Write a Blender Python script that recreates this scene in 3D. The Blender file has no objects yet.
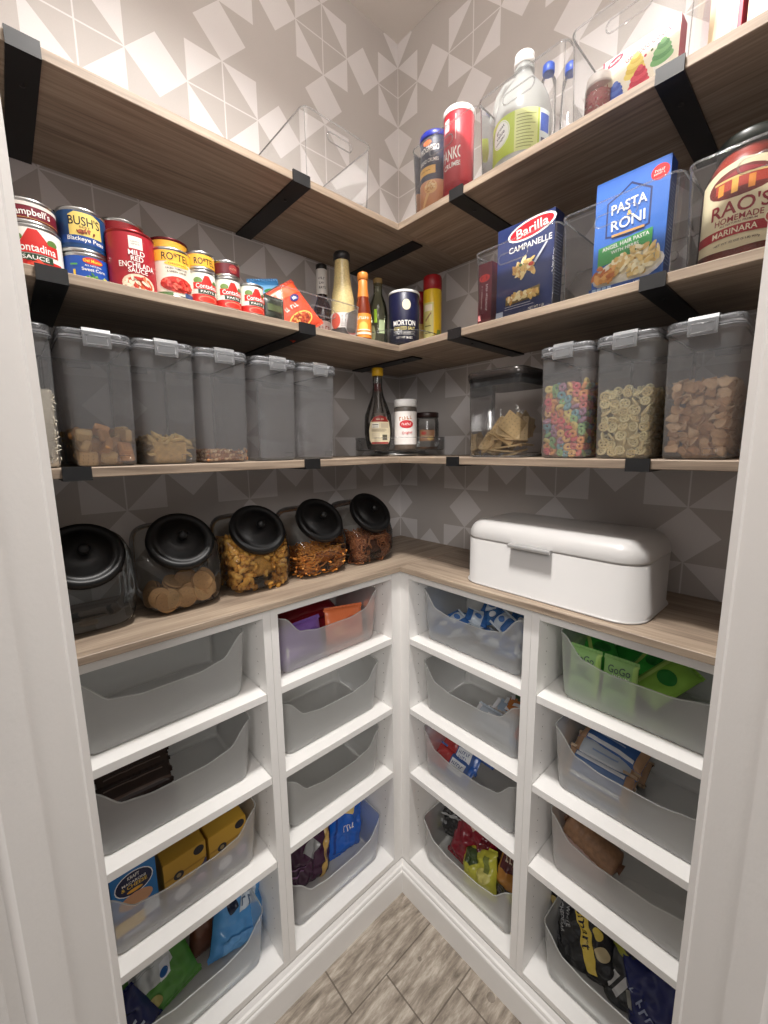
import bpy, bmesh, math, random
from mathutils import Vector, Matrix, Euler, noise
random.seed(7)
PI = math.pi
SC = bpy.context.scene
COL = SC.collection

# ------------------------------------------------------------------ materials
def lin(c):
    c = c/255.0
    return c/12.92 if c <= .04045 else ((c+.055)/1.055)**2.4
def rgb(c): return (lin(c[0]), lin(c[1]), lin(c[2]), 1)
MC = {}
def new_mat(name):
    m = bpy.data.materials.new(name); m.use_nodes = True
    nt = m.node_tree; nt.nodes.clear()
    out = nt.nodes.new('ShaderNodeOutputMaterial')
    return m, nt, out
def bs(nt, col=None, rough=.5, metal=0, spec=.5):
    b = nt.nodes.new('ShaderNodeBsdfPrincipled')
    if col is not None: b.inputs['Base Color'].default_value = col
    b.inputs['Roughness'].default_value = rough
    b.inputs['Metallic'].default_value = metal
    b.inputs['Specular IOR Level'].default_value = spec
    return b
def col(c, rough=.45, metal=0, spec=.5, var=0, scale=60):
    k = ('c', tuple(c), rough, metal, spec, var, scale)
    if k in MC: return MC[k]
    m, nt, out = new_mat('paint_%d_%d_%d' % tuple(c[:3]))
    b = bs(nt, rgb(c), rough, metal, spec)
    if var:
        tc = nt.nodes.new('ShaderNodeTexCoord'); n = nt.nodes.new('ShaderNodeTexNoise')
        n.inputs['Scale'].default_value = scale; n.inputs['Detail'].default_value = 3
        nt.links.new(tc.outputs['Object'], n.inputs['Vector'])
        mx = nt.nodes.new('ShaderNodeMix'); mx.data_type = 'RGBA'
        a = [max(0, x*(1-var)) for x in c[:3]]; d = [min(255, x*(1+var*.6)) for x in c[:3]]
        mx.inputs[6].default_value = rgb(a); mx.inputs[7].default_value = rgb(d)
        nt.links.new(n.outputs['Fac'], mx.inputs[0]); nt.links.new(mx.outputs[2], b.inputs['Base Color'])
    nt.links.new(b.outputs[0], out.inputs[0]); MC[k] = m
    return m
def clear(name, tint=(255,255,255), haze=.04, hazecol=(235,238,240), gloss=.9, rough=.06, edge=.35, thru=.5):
    """thin clear plastic / glass: see-through, mirror-like at grazing angles, a little milky"""
    k = ('k', name)
    if k in MC: return MC[k]
    m, nt, out = new_mat(name)
    tr = nt.nodes.new('ShaderNodeBsdfTransparent'); tr.inputs[0].default_value = rgb(tint)
    df = nt.nodes.new('ShaderNodeBsdfDiffuse'); df.inputs[0].default_value = rgb(hazecol)
    tl = nt.nodes.new('ShaderNodeBsdfTranslucent'); tl.inputs[0].default_value = rgb(hazecol)
    md = nt.nodes.new('ShaderNodeMixShader'); md.inputs[0].default_value = thru
    nt.links.new(df.outputs[0], md.inputs[1]); nt.links.new(tl.outputs[0], md.inputs[2])
    mh = nt.nodes.new('ShaderNodeMixShader')
    lw = nt.nodes.new('ShaderNodeLayerWeight'); lw.inputs[0].default_value = .35
    mul = nt.nodes.new('ShaderNodeMath'); mul.operation = 'MULTIPLY_ADD'
    mul.inputs[1].default_value = edge; mul.inputs[2].default_value = haze
    nt.links.new(lw.outputs['Facing'], mul.inputs[0]); mul.use_clamp = True
    nt.links.new(mul.outputs[0], mh.inputs[0])
    nt.links.new(tr.outputs[0], mh.inputs[1]); nt.links.new(md.outputs[0], mh.inputs[2])
    gl = nt.nodes.new('ShaderNodeBsdfGlossy'); gl.inputs['Roughness'].default_value = rough
    mg = nt.nodes.new('ShaderNodeMixShader')
    fr = nt.nodes.new('ShaderNodeFresnel'); fr.inputs[0].default_value = 1.42
    gm = nt.nodes.new('ShaderNodeMath'); gm.operation = 'MULTIPLY'; gm.inputs[1].default_value = gloss
    nt.links.new(fr.outputs[0], gm.inputs[0]); nt.links.new(gm.outputs[0], mg.inputs[0])
    nt.links.new(mh.outputs[0], mg.inputs[1]); nt.links.new(gl.outputs[0], mg.inputs[2])
    nt.links.new(mg.outputs[0], out.inputs[0]); MC[k] = m
    return m
CLEAR = clear('clear_acrylic', haze=.02, edge=.14)
CLEAR_RIM = clear('clear_acrylic_rim', haze=.14, edge=.25, hazecol=(200,202,204))
HAZY = clear('cereal_tub_plastic', tint=(254,254,255), haze=.155, hazecol=(245,246,248), edge=.16, rough=.12)
LIDP = clear('cereal_lid_plastic', tint=(240,240,242), haze=.12, hazecol=(215,217,220), edge=.22, rough=.2)
LATCH = clear('latch_plastic', tint=(235,235,235), haze=.26, hazecol=(215,217,220), edge=.3, rough=.3)
FROST = clear('frosted_bin_plastic', tint=(253,255,255), haze=.31, hazecol=(255,255,254), gloss=.7, edge=.16, rough=.28, thru=.3)
FROST_RIM = clear('frosted_bin_rim', tint=(250,252,252), haze=.5, hazecol=(245,246,245), gloss=.7, edge=.25, rough=.25)
GLASS = clear('jar_glass', tint=(247,248,247), haze=.012, hazecol=(170,175,175), gloss=.9, edge=.08, rough=.02)
JUG = clear('jug_plastic', tint=(240,242,240), haze=.45, hazecol=(232,234,232), gloss=.8, edge=.3, rough=.2)
WHITE = col((232,230,227), .38, var=.012, scale=30)
BLACK = col((17,17,19), .5)
GLOSSBLACK = col((12,12,13), .42, spec=.35)
STEEL = col((190,190,188), .3, 1)
DARKHOLE = col((120,116,110), .8)

def math_node(nt, op, a, b=None, c=None, clampv=False):
    n = nt.nodes.new('ShaderNodeMath'); n.operation = op; n.use_clamp = clampv
    for i, v in enumerate((a, b, c)):
        if v is None: continue
        if isinstance(v, (int, float)): n.inputs[i].default_value = v
        else: nt.links.new(v, n.inputs[i])
    return n.outputs[0]
def wallpaper():
    m, nt, out = new_mat('starburst_wallpaper')
    g = nt.nodes.new('ShaderNodeNewGeometry'); s = nt.nodes.new('ShaderNodeSeparateXYZ')
    nt.links.new(g.outputs['Position'], s.inputs[0])
    M = lambda *a, **k: math_node(nt, *a, **k)
    P, R, Q = .3082, .0897, .0652
    u = M('ADD', s.outputs[0], s.outputs[1])
    v = M('SUBTRACT', s.outputs[2], 2.645)
    def fold(t, per):
        t = M('DIVIDE', t, per); t = M('ADD', t, .5); t = M('FRACT', t); t = M('SUBTRACT', t, .5)
        return M('MULTIPLY', M('ABSOLUTE', t), P)
    a, b = fold(u, P), fold(v, .3070)
    ab = M('ADD', a, b)
    sq = M('LESS_THAN', M('MAXIMUM', a, b), R)
    ind = M('LESS_THAN', ab, R)
    tri = M('MULTIPLY', sq, M('SUBTRACT', 1, ind))
    d1 = M('LESS_THAN', M('ADD', M('ABSOLUTE', M('SUBTRACT', a, P/2)), b), Q)
    d2 = M('LESS_THAN', M('ADD', M('ABSOLUTE', M('SUBTRACT', b, P/2)), a), Q)
    line = M('MULTIPLY', ind, M('LESS_THAN', M('MINIMUM', a, b), .0016))
    mask = M('MAXIMUM', M('MAXIMUM', tri, line), M('MAXIMUM', d1, d2))
    tc = nt.nodes.new('ShaderNodeTexNoise'); tc.inputs['Scale'].default_value = 9; tc.inputs['Detail'].default_value = 6
    nt.links.new(g.outputs['Position'], tc.inputs['Vector'])
    fine = nt.nodes.new('ShaderNodeTexNoise'); fine.inputs['Scale'].default_value = 420; fine.inputs['Detail'].default_value = 2
    nt.links.new(g.outputs['Position'], fine.inputs['Vector'])
    var = M('ADD', M('MULTIPLY', M('SUBTRACT', tc.outputs['Fac'], .5), .10), M('MULTIPLY', M('SUBTRACT', fine.outputs['Fac'], .5), .08))
    mx = nt.nodes.new('ShaderNodeMix'); mx.data_type = 'RGBA'
    mx.inputs[6].default_value = rgb((181,175,171)); mx.inputs[7].default_value = rgb((212,208,207))
    nt.links.new(mask, mx.inputs[0])
    hs = nt.nodes.new('ShaderNodeHueSaturation'); nt.links.new(mx.outputs[2], hs.inputs['Color'])
    nt.links.new(M('ADD', var, 1.0), hs.inputs['Value'])
    b_ = bs(nt, None, .55, spec=.35); nt.links.new(hs.outputs[0], b_.inputs['Base Color'])
    nt.links.new(b_.outputs[0], out.inputs[0])
    return m
WALLP = wallpaper()
def wood(name, axis, c0=(112,97,84), c1=(178,161,141), mid=(149,132,115)):
    m, nt, out = new_mat(name)
    g = nt.nodes.new('ShaderNodeNewGeometry'); mp = nt.nodes.new('ShaderNodeMapping')
    nt.links.new(g.outputs['Position'], mp.inputs[0])
    sc = [130, 130, 130]; sc[axis] = 4.5; mp.inputs['Scale'].default_value = sc
    n = nt.nodes.new('ShaderNodeTexNoise'); n.inputs['Scale'].default_value = 1; n.inputs['Detail'].default_value = 8
    n.inputs['Roughness'].default_value = .62; n.inputs['Distortion'].default_value = .5
    nt.links.new(mp.outputs[0], n.inputs['Vector'])
    mp2 = nt.nodes.new('ShaderNodeMapping'); sc2 = [22, 22, 22]; sc2[axis] = 2.2; mp2.inputs['Scale'].default_value = sc2
    nt.links.new(g.outputs['Position'], mp2.inputs[0])
    n2 = nt.nodes.new('ShaderNodeTexNoise'); n2.inputs['Scale'].default_value = 1; n2.inputs['Detail'].default_value = 4
    n2.inputs['Distortion'].default_value = 1.2
    nt.links.new(mp2.outputs[0], n2.inputs['Vector'])
    f = math_node(nt, 'ADD', math_node(nt, 'MULTIPLY', n.outputs['Fac'], .62), math_node(nt, 'MULTIPLY', n2.outputs['Fac'], .38))
    cr = nt.nodes.new('ShaderNodeValToRGB'); e = cr.color_ramp.elements
    e[0].position = .33; e[0].color = rgb(c0); e[1].position = .68; e[1].color = rgb(c1)
    k = cr.color_ramp.elements.new(.5); k.color = rgb(mid)
    nt.links.new(f, cr.inputs[0])
    b = bs(nt, None, .5, spec=.4); nt.links.new(cr.outputs[0], b.inputs['Base Color'])
    bp = nt.nodes.new('ShaderNodeBump'); bp.inputs['Strength'].default_value = .12; bp.inputs['Distance'].default_value = .001
    nt.links.new(n.outputs['Fac'], bp.inputs['Height']); nt.links.new(bp.outputs[0], b.inputs['Normal'])
    nt.links.new(b.outputs[0], out.inputs[0])
    return m
WOOD_Y = wood('weathered_oak_along_y', 1)
WOOD_X = wood('weathered_oak_along_x', 0)
def floor_mat():
    m, nt, out = new_mat('grey_wood_look_tile')
    M = lambda *a, **k: math_node(nt, *a, **k)
    g = nt.nodes.new('ShaderNodeNewGeometry'); s = nt.nodes.new('ShaderNodeSeparateXYZ')
    nt.links.new(g.outputs['Position'], s.inputs[0])
    W = .1535
    rx = M('DIVIDE', M('SUBTRACT', s.outputs[0], .281), W)
    row = M('FLOOR', rx); fx = M('FRACT', rx)
    ey = M('DIVIDE', M('SUBTRACT', M('ADD', s.outputs[1], .62), M('MULTIPLY', row, .122)), .9)
    fy = M('FRACT', ey); ci = M('FLOOR', ey)
    gx = M('MINIMUM', fx, M('SUBTRACT', 1, fx)); gy = M('MINIMUM', fy, M('SUBTRACT', 1, fy))
    grout = M('MAXIMUM', M('LESS_THAN', gx, .012), M('LESS_THAN', gy, .0022))
    cmb = nt.nodes.new('ShaderNodeCombineXYZ')
    nt.links.new(M('MULTIPLY', s.outputs[0], 48), cmb.inputs[0]); nt.links.new(M('MULTIPLY', s.outputs[1], 9), cmb.inputs[1])
    nt.links.new(M('ADD', M('MULTIPLY', row, 7.3), M('MULTIPLY', ci, 3.1)), cmb.inputs[2])
    n = nt.nodes.new('ShaderNodeTexNoise'); n.inputs['Scale'].default_value = 1; n.inputs['Detail'].default_value = 9
    n.inputs['Roughness'].default_value = .70; n.inputs['Distortion'].default_value = .25
    nt.links.new(cmb.outputs[0], n.inputs['Vector'])
    cr = nt.nodes.new('ShaderNodeValToRGB'); e = cr.color_ramp.elements
    e[0].position = .32; e[0].color = rgb((98,89,79)); e[1].position = .66; e[1].color = rgb((192,182,169))
    k = cr.color_ramp.elements.new(.5); k.color = rgb((150,139,126))
    nt.links.new(n.outputs['Fac'], cr.inputs[0])
    vo = nt.nodes.new('ShaderNodeTexVoronoi'); vo.inputs['Scale'].default_value = 6.5
    nt.links.new(g.outputs['Position'], vo.inputs['Vector'])
    knot = M('LESS_THAN', vo.outputs['Distance'], .075)
    mx = nt.nodes.new('ShaderNodeMix'); mx.data_type = 'RGBA'; mx.inputs[7].default_value = rgb((86,76,66))
    nt.links.new(M('MAXIMUM', M('MULTIPLY', grout, .8), M('MULTIPLY', knot, .55)), mx.inputs[0]); nt.links.new(cr.outputs[0], mx.inputs[6])
    b = bs(nt, None, .5, spec=.4); nt.links.new(mx.outputs[2], b.inputs['Base Color'])
    bp = nt.nodes.new('ShaderNodeBump'); bp.inputs['Strength'].default_value = .3; bp.inputs['Distance'].default_value = .001
    nt.links.new(n.outputs['Fac'], bp.inputs['Height']); nt.links.new(bp.outputs[0], b.inputs['Normal'])
    nt.links.new(b.outputs[0], out.inputs[0])
    return m
FLOORM = floor_mat()
def painted_wood():
    m, nt, out = new_mat('brushed_white_trim')
    g = nt.nodes.new('ShaderNodeNewGeometry')
    n = nt.nodes.new('ShaderNodeTexNoise'); n.inputs['Scale'].default_value = 160; n.inputs['Detail'].default_value = 4
    nt.links.new(g.outputs['Position'], n.inputs['Vector'])
    n2 = nt.nodes.new('ShaderNodeTexNoise'); n2.inputs['Scale'].default_value = 18; n2.inputs['Detail'].default_value = 3
    nt.links.new(g.outputs['Position'], n2.inputs['Vector'])
    b = bs(nt, rgb((222,218,214)), .5, spec=.35)
    bp = nt.nodes.new('ShaderNodeBump'); bp.inputs['Strength'].default_value = .16; bp.inputs['Distance'].default_value = .001
    nt.links.new(math_node(nt, 'ADD', n.outputs['Fac'], math_node(nt, 'MULTIPLY', n2.outputs['Fac'], 2)), bp.inputs['Height'])
    nt.links.new(bp.outputs[0], b.inputs['Normal'])
    nt.links.new(b.outputs[0], out.inputs[0])
    return m
TRIM = painted_wood()

# ------------------------------------------------------------------ mesh building
class MB:
    def __init__(s): s.v = []; s.f = []; s.m = []; s.s = []; s.mats = []
    def mi(s, mat):
        if mat not in s.mats: s.mats.append(mat)
        return s.mats.index(mat)
    def add(s, vs, fs, mat, M=None, smooth=False):
        o = len(s.v); i = s.mi(mat)
        for p in vs:
            p = Vector(p); s.v.append(tuple(M @ p if M else p))
        for f in fs: s.f.append([o+k for k in f]); s.m.append(i); s.s.append(smooth)
        return s
    def box(s, x0, x1, y0, y1, z0, z1, mat, M=None):
        vs = [(x, y, z) for z in (z0, z1) for y in (y0, y1) for x in (x0, x1)]
        fs = [(0,2,3,1), (4,5,7,6), (0,1,5,4), (2,6,7,3), (0,4,6,2), (1,3,7,5)]
        return s.add(vs, fs, mat, M)
    def loft(s, loops, mat, M=None, cap0=True, cap1=True, smooth=True, closed=True):
        n = len(loops[0]); vs = [p for l in loops for p in l]; fs = []
        for j in range(len(loops)-1):
            for i in range(n if closed else n-1):
                k = (i+1) % n
                fs.append((j*n+i, j*n+k, (j+1)*n+k, (j+1)*n+i))
        s.add(vs, fs, mat, M, smooth)
        if cap0: s.add(loops[0], [tuple(range(n))[::-1]], mat, M)
        if cap1: s.add(loops[-1], [tuple(range(n))], mat, M)
        return s
    def lathe(s, prof, mat, M=None, n=28, smooth=True, cap0=True, cap1=True):
        loops = [[(r*math.cos(2*PI*i/n), r*math.sin(2*PI*i/n), z) for i in range(n)] for r, z in prof]
        return s.loft(loops, mat, M, cap0, cap1, smooth)
    def tube(s, pts, r, mat, M=None, n=8, closed=False, caps=True):
        pts = [Vector(p) for p in pts]; L = []
        N = len(pts); prev = None
        for i, p in enumerate(pts):
            if closed: t = pts[(i+1) % N]-pts[i-1]
            else: t = pts[min(i+1, N-1)]-pts[max(i-1, 0)]
            if t.length < 1e-9: t = Vector((0,0,1))
            t.normalize()
            a = prev if prev else (Vector((0,0,1)) if abs(t.z) < .9 else Vector((1,0,0)))
            x = a - t*a.dot(t)
            if x.length < 1e-6: x = t.orthogonal()
            x.normalize(); prev = x; y = t.cross(x)
            L.append([tuple(p + (x*math.cos(2*PI*k/n)+y*math.sin(2*PI*k/n))*r) for k in range(n)])
        if closed: L.append(L[0])
        return s.loft(L, mat, M, caps and not closed, caps and not closed)
    def build(s, name, parent=None, loc=None, rz=0, M=None):
        me = bpy.data.meshes.new(name); me.from_pydata(s.v, [], s.f)
        for m in s.mats: me.materials.append(m)
        me.polygons.foreach_set('material_index', s.m); me.polygons.foreach_set('use_smooth', s.s)
        me.update()
        o = bpy.data.objects.new(name, me); COL.objects.link(o)
        if parent: o.parent = parent
        if loc is not None: o.location = loc
        if rz: o.rotation_euler = (0, 0, rz)
        if M is not None: o.matrix_world = M
        return o
def rrect(w, d, r, z, cx=0, cy=0, n=5):
    """rounded rectangle loop, full width w, depth d"""
    r = min(r, w/2-1e-5, d/2-1e-5); P = []
    for qx, qy, a0 in ((1,-1,-90), (1,1,0), (-1,1,90), (-1,-1,180)):
        for i in range(n+1):
            a = math.radians(a0+90*i/n)
            P.append((cx+qx*(w/2-r)+r*math.cos(a), cy+qy*(d/2-r)+r*math.sin(a), z))
    return P
def tag(o, label=None, cat=None, group=None, kind=None):
    if label: o['label'] = label
    if cat: o['category'] = cat
    if group: o['group'] = group
    if kind: o['kind'] = kind
    return o
def empty(name, M, label, cat, group=None):
    o = bpy.data.objects.new(name, None); COL.objects.link(o); o.matrix_world = M
    o.empty_display_size = .02
    return tag(o, label, cat, group)
def FR(side, u, d, z, rx=0, ry=0, rz=0):
    """frame on the left ('L') or right ('R') wall: u along the wall, d out from the wall; local -Y faces the room"""
    e = Euler((math.radians(rx), math.radians(ry), math.radians(rz))).to_matrix().to_4x4()
    if side == 'L': return Matrix.Translation((d, u, z)) @ Matrix.Rotation(PI/2, 4, 'Z') @ e
    return Matrix.Translation((u, -d, z)) @ e
def FX(x, y, z, rz=0, rx=0, ry=0):
    e = Euler((math.radians(rx), math.radians(ry), math.radians(rz))).to_matrix().to_4x4()
    return Matrix.Translation((x, y, z)) @ e

# ------------------------------------------------------------------ printed decoration
TX = {}
def text_polys(sx, bold=.012):
    k = (sx, bold)
    if k in TX: return TX[k]
    cu = bpy.data.curves.new('t', 'FONT'); cu.body = sx; cu.size = 1; cu.resolution_u = 3; cu.offset = bold
    ob = bpy.data.objects.new('t', cu); COL.objects.link(ob)
    dg = bpy.context.evaluated_depsgraph_get(); dg.update()
    me = bpy.data.meshes.new_from_object(ob.evaluated_get(dg))
    vs = [(v.co.x, v.co.y) for v in me.vertices]; fs = [tuple(p.vertices) for p in me.polygons]
    bpy.data.objects.remove(ob); bpy.data.curves.remove(cu); bpy.data.meshes.remove(me)
    TX[k] = (vs, fs); return TX[k]
def shape2d(d):
    k = d[0]
    if k == 'rect': _, x0, x1, z0, z1, c = d; return [(x0,z0),(x1,z0),(x1,z1),(x0,z1)], [(0,1,2,3)], c
    if k == 'poly': return list(d[1]), [tuple(range(len(d[1])))], d[2]
    if k == 'ell':
        _, cx, cz, rx, rz, c = d[:6]; rot = math.radians(d[6]) if len(d) > 6 else 0; n = 20; P = []
        for i in range(n):
            a = 2*PI*i/n; x, z = rx*math.cos(a), rz*math.sin(a)
            P.append((cx+x*math.cos(rot)-z*math.sin(rot), cz+x*math.sin(rot)+z*math.cos(rot)))
        return P, [tuple(range(n))], c
    if k == 'txt':
        _, t, cx, cz, w, h, c = d[:7]; rot = math.radians(d[7]) if len(d) > 7 else 0
        vs, fs = text_polys(t)
        if not vs: return [], [], c
        x0 = min(v[0] for v in vs); x1 = max(v[0] for v in vs); y0 = min(v[1] for v in vs); y1 = max(v[1] for v in vs)
        P = []
        for x, y in vs:
            a = ((x-x0)/(x1-x0)-.5)*w; b = ((y-y0)/(y1-y0)-.5)*h
            P.append((cx+a*math.cos(rot)-b*math.sin(rot), cz+a*math.sin(rot)+b*math.cos(rot)))
        return P, fs, c
def food(cx, cz, rx, rz, cols, n=26, s=.0035, seed=1):
    """a printed picture of food: scattered little blobs inside an oval"""
    R = random.Random(seed); out = []
    for i in range(n):
        a = R.uniform(0, 2*PI); q = math.sqrt(R.random())
        out.append(('ell', cx+rx*q*math.cos(a), cz+rz*q*math.sin(a), s*R.uniform(.7,1.6), s*R.uniform(.4,.8), R.choice(cols), R.uniform(0,180)))
    return out
def marks(cx, cz, w, h, c, seed=1, rot=0):
    # a row of pen strokes standing for lettering too blurred to read
    R = random.Random(seed); out = []; x = -w/2; r = math.radians(rot)
    while x < w/2-h*.3:
        q = h*R.uniform(.35,.6); k = h*R.uniform(.75,1)
        if R.random() > .12:
            a = [(x,-k/2),(x+q*.35,-k/2),(x+q*.35,k/2),(x,k/2)]; m = k*R.choice((-.1,.3,-.45))
            b = [(x,m),(x+q,m),(x+q,m+h*.18),(x,m+h*.18)]
            for P in (a, b): out.append(('poly',[(cx+u*math.cos(r)-v*math.sin(r), cz+u*math.sin(r)+v*math.cos(r)) for u, v in P],c))
        x += q*1.45
    return out
def lines(x0, x1, zs, c, h=.0008, seed=3):
    R = random.Random(seed); return [('rect', x0, x0+(x1-x0)*R.uniform(.7,1), z, z+h, c) for z in zs]
def deco(mb, shapes, fmap, cut=None, cutz=None, rough=.45, e0=.00025, de=.00006):
    e = e0
    for d in shapes:
        P, F, c = shape2d(d)
        if not P: continue
        e += de
        m = c if not isinstance(c, tuple) else col(c, rough)
        if cut:
            bm = bmesh.new(); vs = [bm.verts.new((x, 0, z)) for x, z in P]
            for f in F:
                try: bm.faces.new([vs[i] for i in f])
                except ValueError: pass
            x0 = min(p[0] for p in P); x1 = max(p[0] for p in P); z0 = min(p[1] for p in P); z1 = max(p[1] for p in P)
            k = math.floor(x0/cut)+1
            while k*cut < x1:
                bmesh.ops.bisect_plane(bm, geom=bm.verts[:]+bm.edges[:]+bm.faces[:], plane_co=(k*cut,0,0), plane_no=(1,0,0)); k += 1
            if cutz:
                k = math.floor(z0/cutz)+1
                while k*cutz < z1:
                    bmesh.ops.bisect_plane(bm, geom=bm.verts[:]+bm.edges[:]+bm.faces[:], plane_co=(0,0,k*cutz), plane_no=(0,0,1)); k += 1
            bm.verts.index_update()
            P = [(v.co.x, v.co.z) for v in bm.verts]; F = [tuple(v.index for v in f.verts) for f in bm.faces]; bm.free()
        mb.add([fmap(x, z, e) for x, z in P], F, m)
def cylmap(R): return lambda x, z, e: ((R+e)*math.sin(x/R), -(R+e)*math.cos(x/R), z)
def flatmap(y): return lambda x, z, e: (x, y-e, z)

# ------------------------------------------------------------------ room shell
H = 2.8036
def struct(name, mb):
    o = mb.build(name); o['kind'] = 'structure'; return o
struct('wall_left', MB().box(-.06, 0, -1.22, .06, 0, H, WALLP))
struct('wall_right', MB().box(0, 1.22, 0, .06, 0, H, WALLP))
struct('wall_front_left', MB().box(0, .56, -1.22, -1.16, 0, H, WALLP))
struct('wall_front_right', MB().box(1.16, 1.22, -.54, 0, 0, H, WALLP))
struct('ceiling', MB().box(-.06, 2.2, -2.2, .06, H, H+.06, col((214,208,203), .8)))
struct('floor', MB().box(-.06, 3, -3, .06, -.05, 0, FLOORM))
def prism(poly, z0, z1, mat):
    n = len(poly); vs = [(x, y, z0) for x, y in poly]+[(x, y, z1) for x, y in poly]
    a = sum(poly[i][0]*poly[(i+1) % n][1]-poly[(i+1) % n][0]*poly[i][1] for i in range(n))
    if a < 0: vs = [(x, y, z0) for x, y in poly[::-1]]+[(x, y, z1) for x, y in poly[::-1]]
    fs = [(i, (i+1) % n, n+(i+1) % n, n+i) for i in range(n)]+[tuple(range(n))[::-1], tuple(range(n, 2*n))]
    return MB().add(vs, fs, mat)
s2 = math.sqrt(.5)
def jamb(J, l):
    prof = [(0,.004), (.004,.0), (.014,0), (.0155,.0016), (.068,.0016), (.070,-.002), (.107,-.002), (.112,.004), (.125,.004), (.129,-.001), (.20,-.001), (.20,.5), (.07,.5), (0,.105)]
    return [(J[0]+s2*t+l[0]*q, J[1]-s2*t+l[1]*q) for t, q in prof]
JL, JR = (.600,-1.0925), (1.073,-.594)
struct('trim_1', prism(jamb(JL, (-s2,-s2)), 0, H, TRIM))
struct('trim_2', prism(jamb(JR, (s2,s2)), 0, H, TRIM))
hd = [(JL[0]-.02, JL[1]-.02), (JL[0]+s2*.2-.02, JL[1]-s2*.2-.02), (JR[0]+s2*.2+.02, JR[1]-s2*.2+.02), (JR[0]+.02, JR[1]+.02)]
struct('wall_front', prism(hd, 2.06, H, TRIM))

# ------------------------------------------------------------------ shelves and brackets
TH = .017; D = .2935
SZ = {1: 2.0537, 2: 1.748, 3: 1.4431}
word = {1: 'top', 2: 'middle', 3: 'lowest'}
def board(name, x0, x1, y0, y1, z0, z1, mat):
    bv = .0012
    L = [rrect(x1-x0-2*bv, y1-y0-2*bv, .001, z0, (x0+x1)/2, (y0+y1)/2, 1), rrect(x1-x0, y1-y0, .001, z0+bv, (x0+x1)/2, (y0+y1)/2, 1),
         rrect(x1-x0, y1-y0, .001, z1-bv, (x0+x1)/2, (y0+y1)/2, 1), rrect(x1-x0-2*bv, y1-y0-2*bv, .001, z1, (x0+x1)/2, (y0+y1)/2, 1)]
    return MB().loft(L, mat, smooth=False).build(name)
for k, z in SZ.items():
    tag(board('wall_shelf', .0, D, -1.158, 0, z-TH, z, WOOD_Y), 'weathered oak shelf board, %s of the three on the left wall' % word[k], 'shelf', 'floating oak shelf boards')
    tag(board('wall_shelf', D+.0004, 1.158, -D, 0, z-TH, z, WOOD_X), 'weathered oak shelf board, %s of the three on the right wall' % word[k], 'shelf', 'floating oak shelf boards')
def bracket(side, u, z, w, label, lip=True):
    mb = MB(); t = .0042; x0, x1 = -w/2, w/2
    y1 = -.0005; yf = -(D+.0015)
    if not lip: yf = -(D-.012)
    mb.box(x0, x1, yf, y1, -TH-t, -TH-.0002, BLACK)
    if lip: mb.box(x0, x1, yf-t, yf, -TH-t, .0022, BLACK)
    mb.lathe([(.004,0),(.004,.0012),(.0022,.0018)], BLACK, Matrix.Translation((0,-.225,-TH-t)) @ Matrix.Rotation(PI,4,'X'), n=12)
    M = FR(side, u, 0, z)
    return tag(mb.build('shelf_bracket', M=M), label, 'bracket', 'black shelf brackets')
for k, z in SZ.items():
    w = word[k]
    bracket('L', -1.043, z, .040, 'black steel bracket at the doorway end of the %s left shelf' % w)
    bracket('L', -.588, z, .042, 'black steel bracket midway along the %s left shelf' % w)
    bracket('L', -.205, z, .042, 'flat black steel bracket in the corner under the %s left shelf' % w, lip=False)
    bracket('R', .487, z, .038, 'black steel bracket nearest the corner on the %s right shelf' % w)
    bracket('R', .901, z, .039, 'black steel bracket at the doorway end of the %s right shelf' % w)

# ------------------------------------------------------------------ base cabinets
CT = 1.125; CTH = .0155; F = .295
tag(board('countertop', 0, .310, -1.158, 0, CT-CTH, CT, WOOD_Y), 'weathered oak countertop along the left wall under the glass jars', 'countertop', 'oak countertops')
tag(board('countertop', .3104, 1.158, -.310, 0, CT-CTH, CT, WOOD_X), 'weathered oak countertop along the right wall under the bread box', 'countertop', 'oak countertops')
DECK = .130
def unit(side, a, b, shelves, label, corner=False, mirror=False):
    """cabinet between wall positions a<b (distance from the room corner)"""
    ux = (lambda q: -q) if side == 'L' else (lambda q: q)
    root = empty('shelf_unit', FR(side, 0, 0, 0), label, 'cabinet', 'white open shelf units')
    def bx(name, q0, q1, d0, d1, z0, z1, m=WHITE, par=root):
        x0, x1 = sorted((ux(q0), ux(q1)))
        return board_local(name, x0, x1, -d1, -d0, z0, z1, m, par)
    t = .0183; tc = .036 if corner else t
    top = CT-CTH
    for q0, q1, inner in ((a, a+tc, 1), (b-t, b, -1)):
        x0, x1 = sorted((ux(q0), ux(q1)))
        mb = MB().box(x0, x1, -F, -.004, .112, top, WHITE)
        face = ux(q1) if inner == 1 else ux(q0)
        sg = 1 if (inner == 1) == (side == 'R') else -1
        for d in (.055, .255):
            z = .2
            while z < 1.07:
                P = [(face+sg*.0003, -d+.0016*math.cos(2*PI*i/8), z+.0016*math.sin(2*PI*i/8)) for i in range(8)]
                mb.add(P, [tuple(range(8))], DARKHOLE); z += .032
        mb.build('side_panel', root)
    bx('back_panel', a+tc, b-t, .004, .010, DECK, top-.0225)
    bx('top_panel', a+tc, b-t, .010, F-.001, top-.0225, top)
    bx('bottom_panel', a+tc, b-t, .004, F-.0005, DECK-.018, DECK)
    bx('toe_board', a, b, F-.03, F-.012, 0, .112)
    for z in shelves: bx('shelf', a+tc+.0006, b-t-.0006, .011, F-.0015, z-.019, z)
    return root
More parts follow.
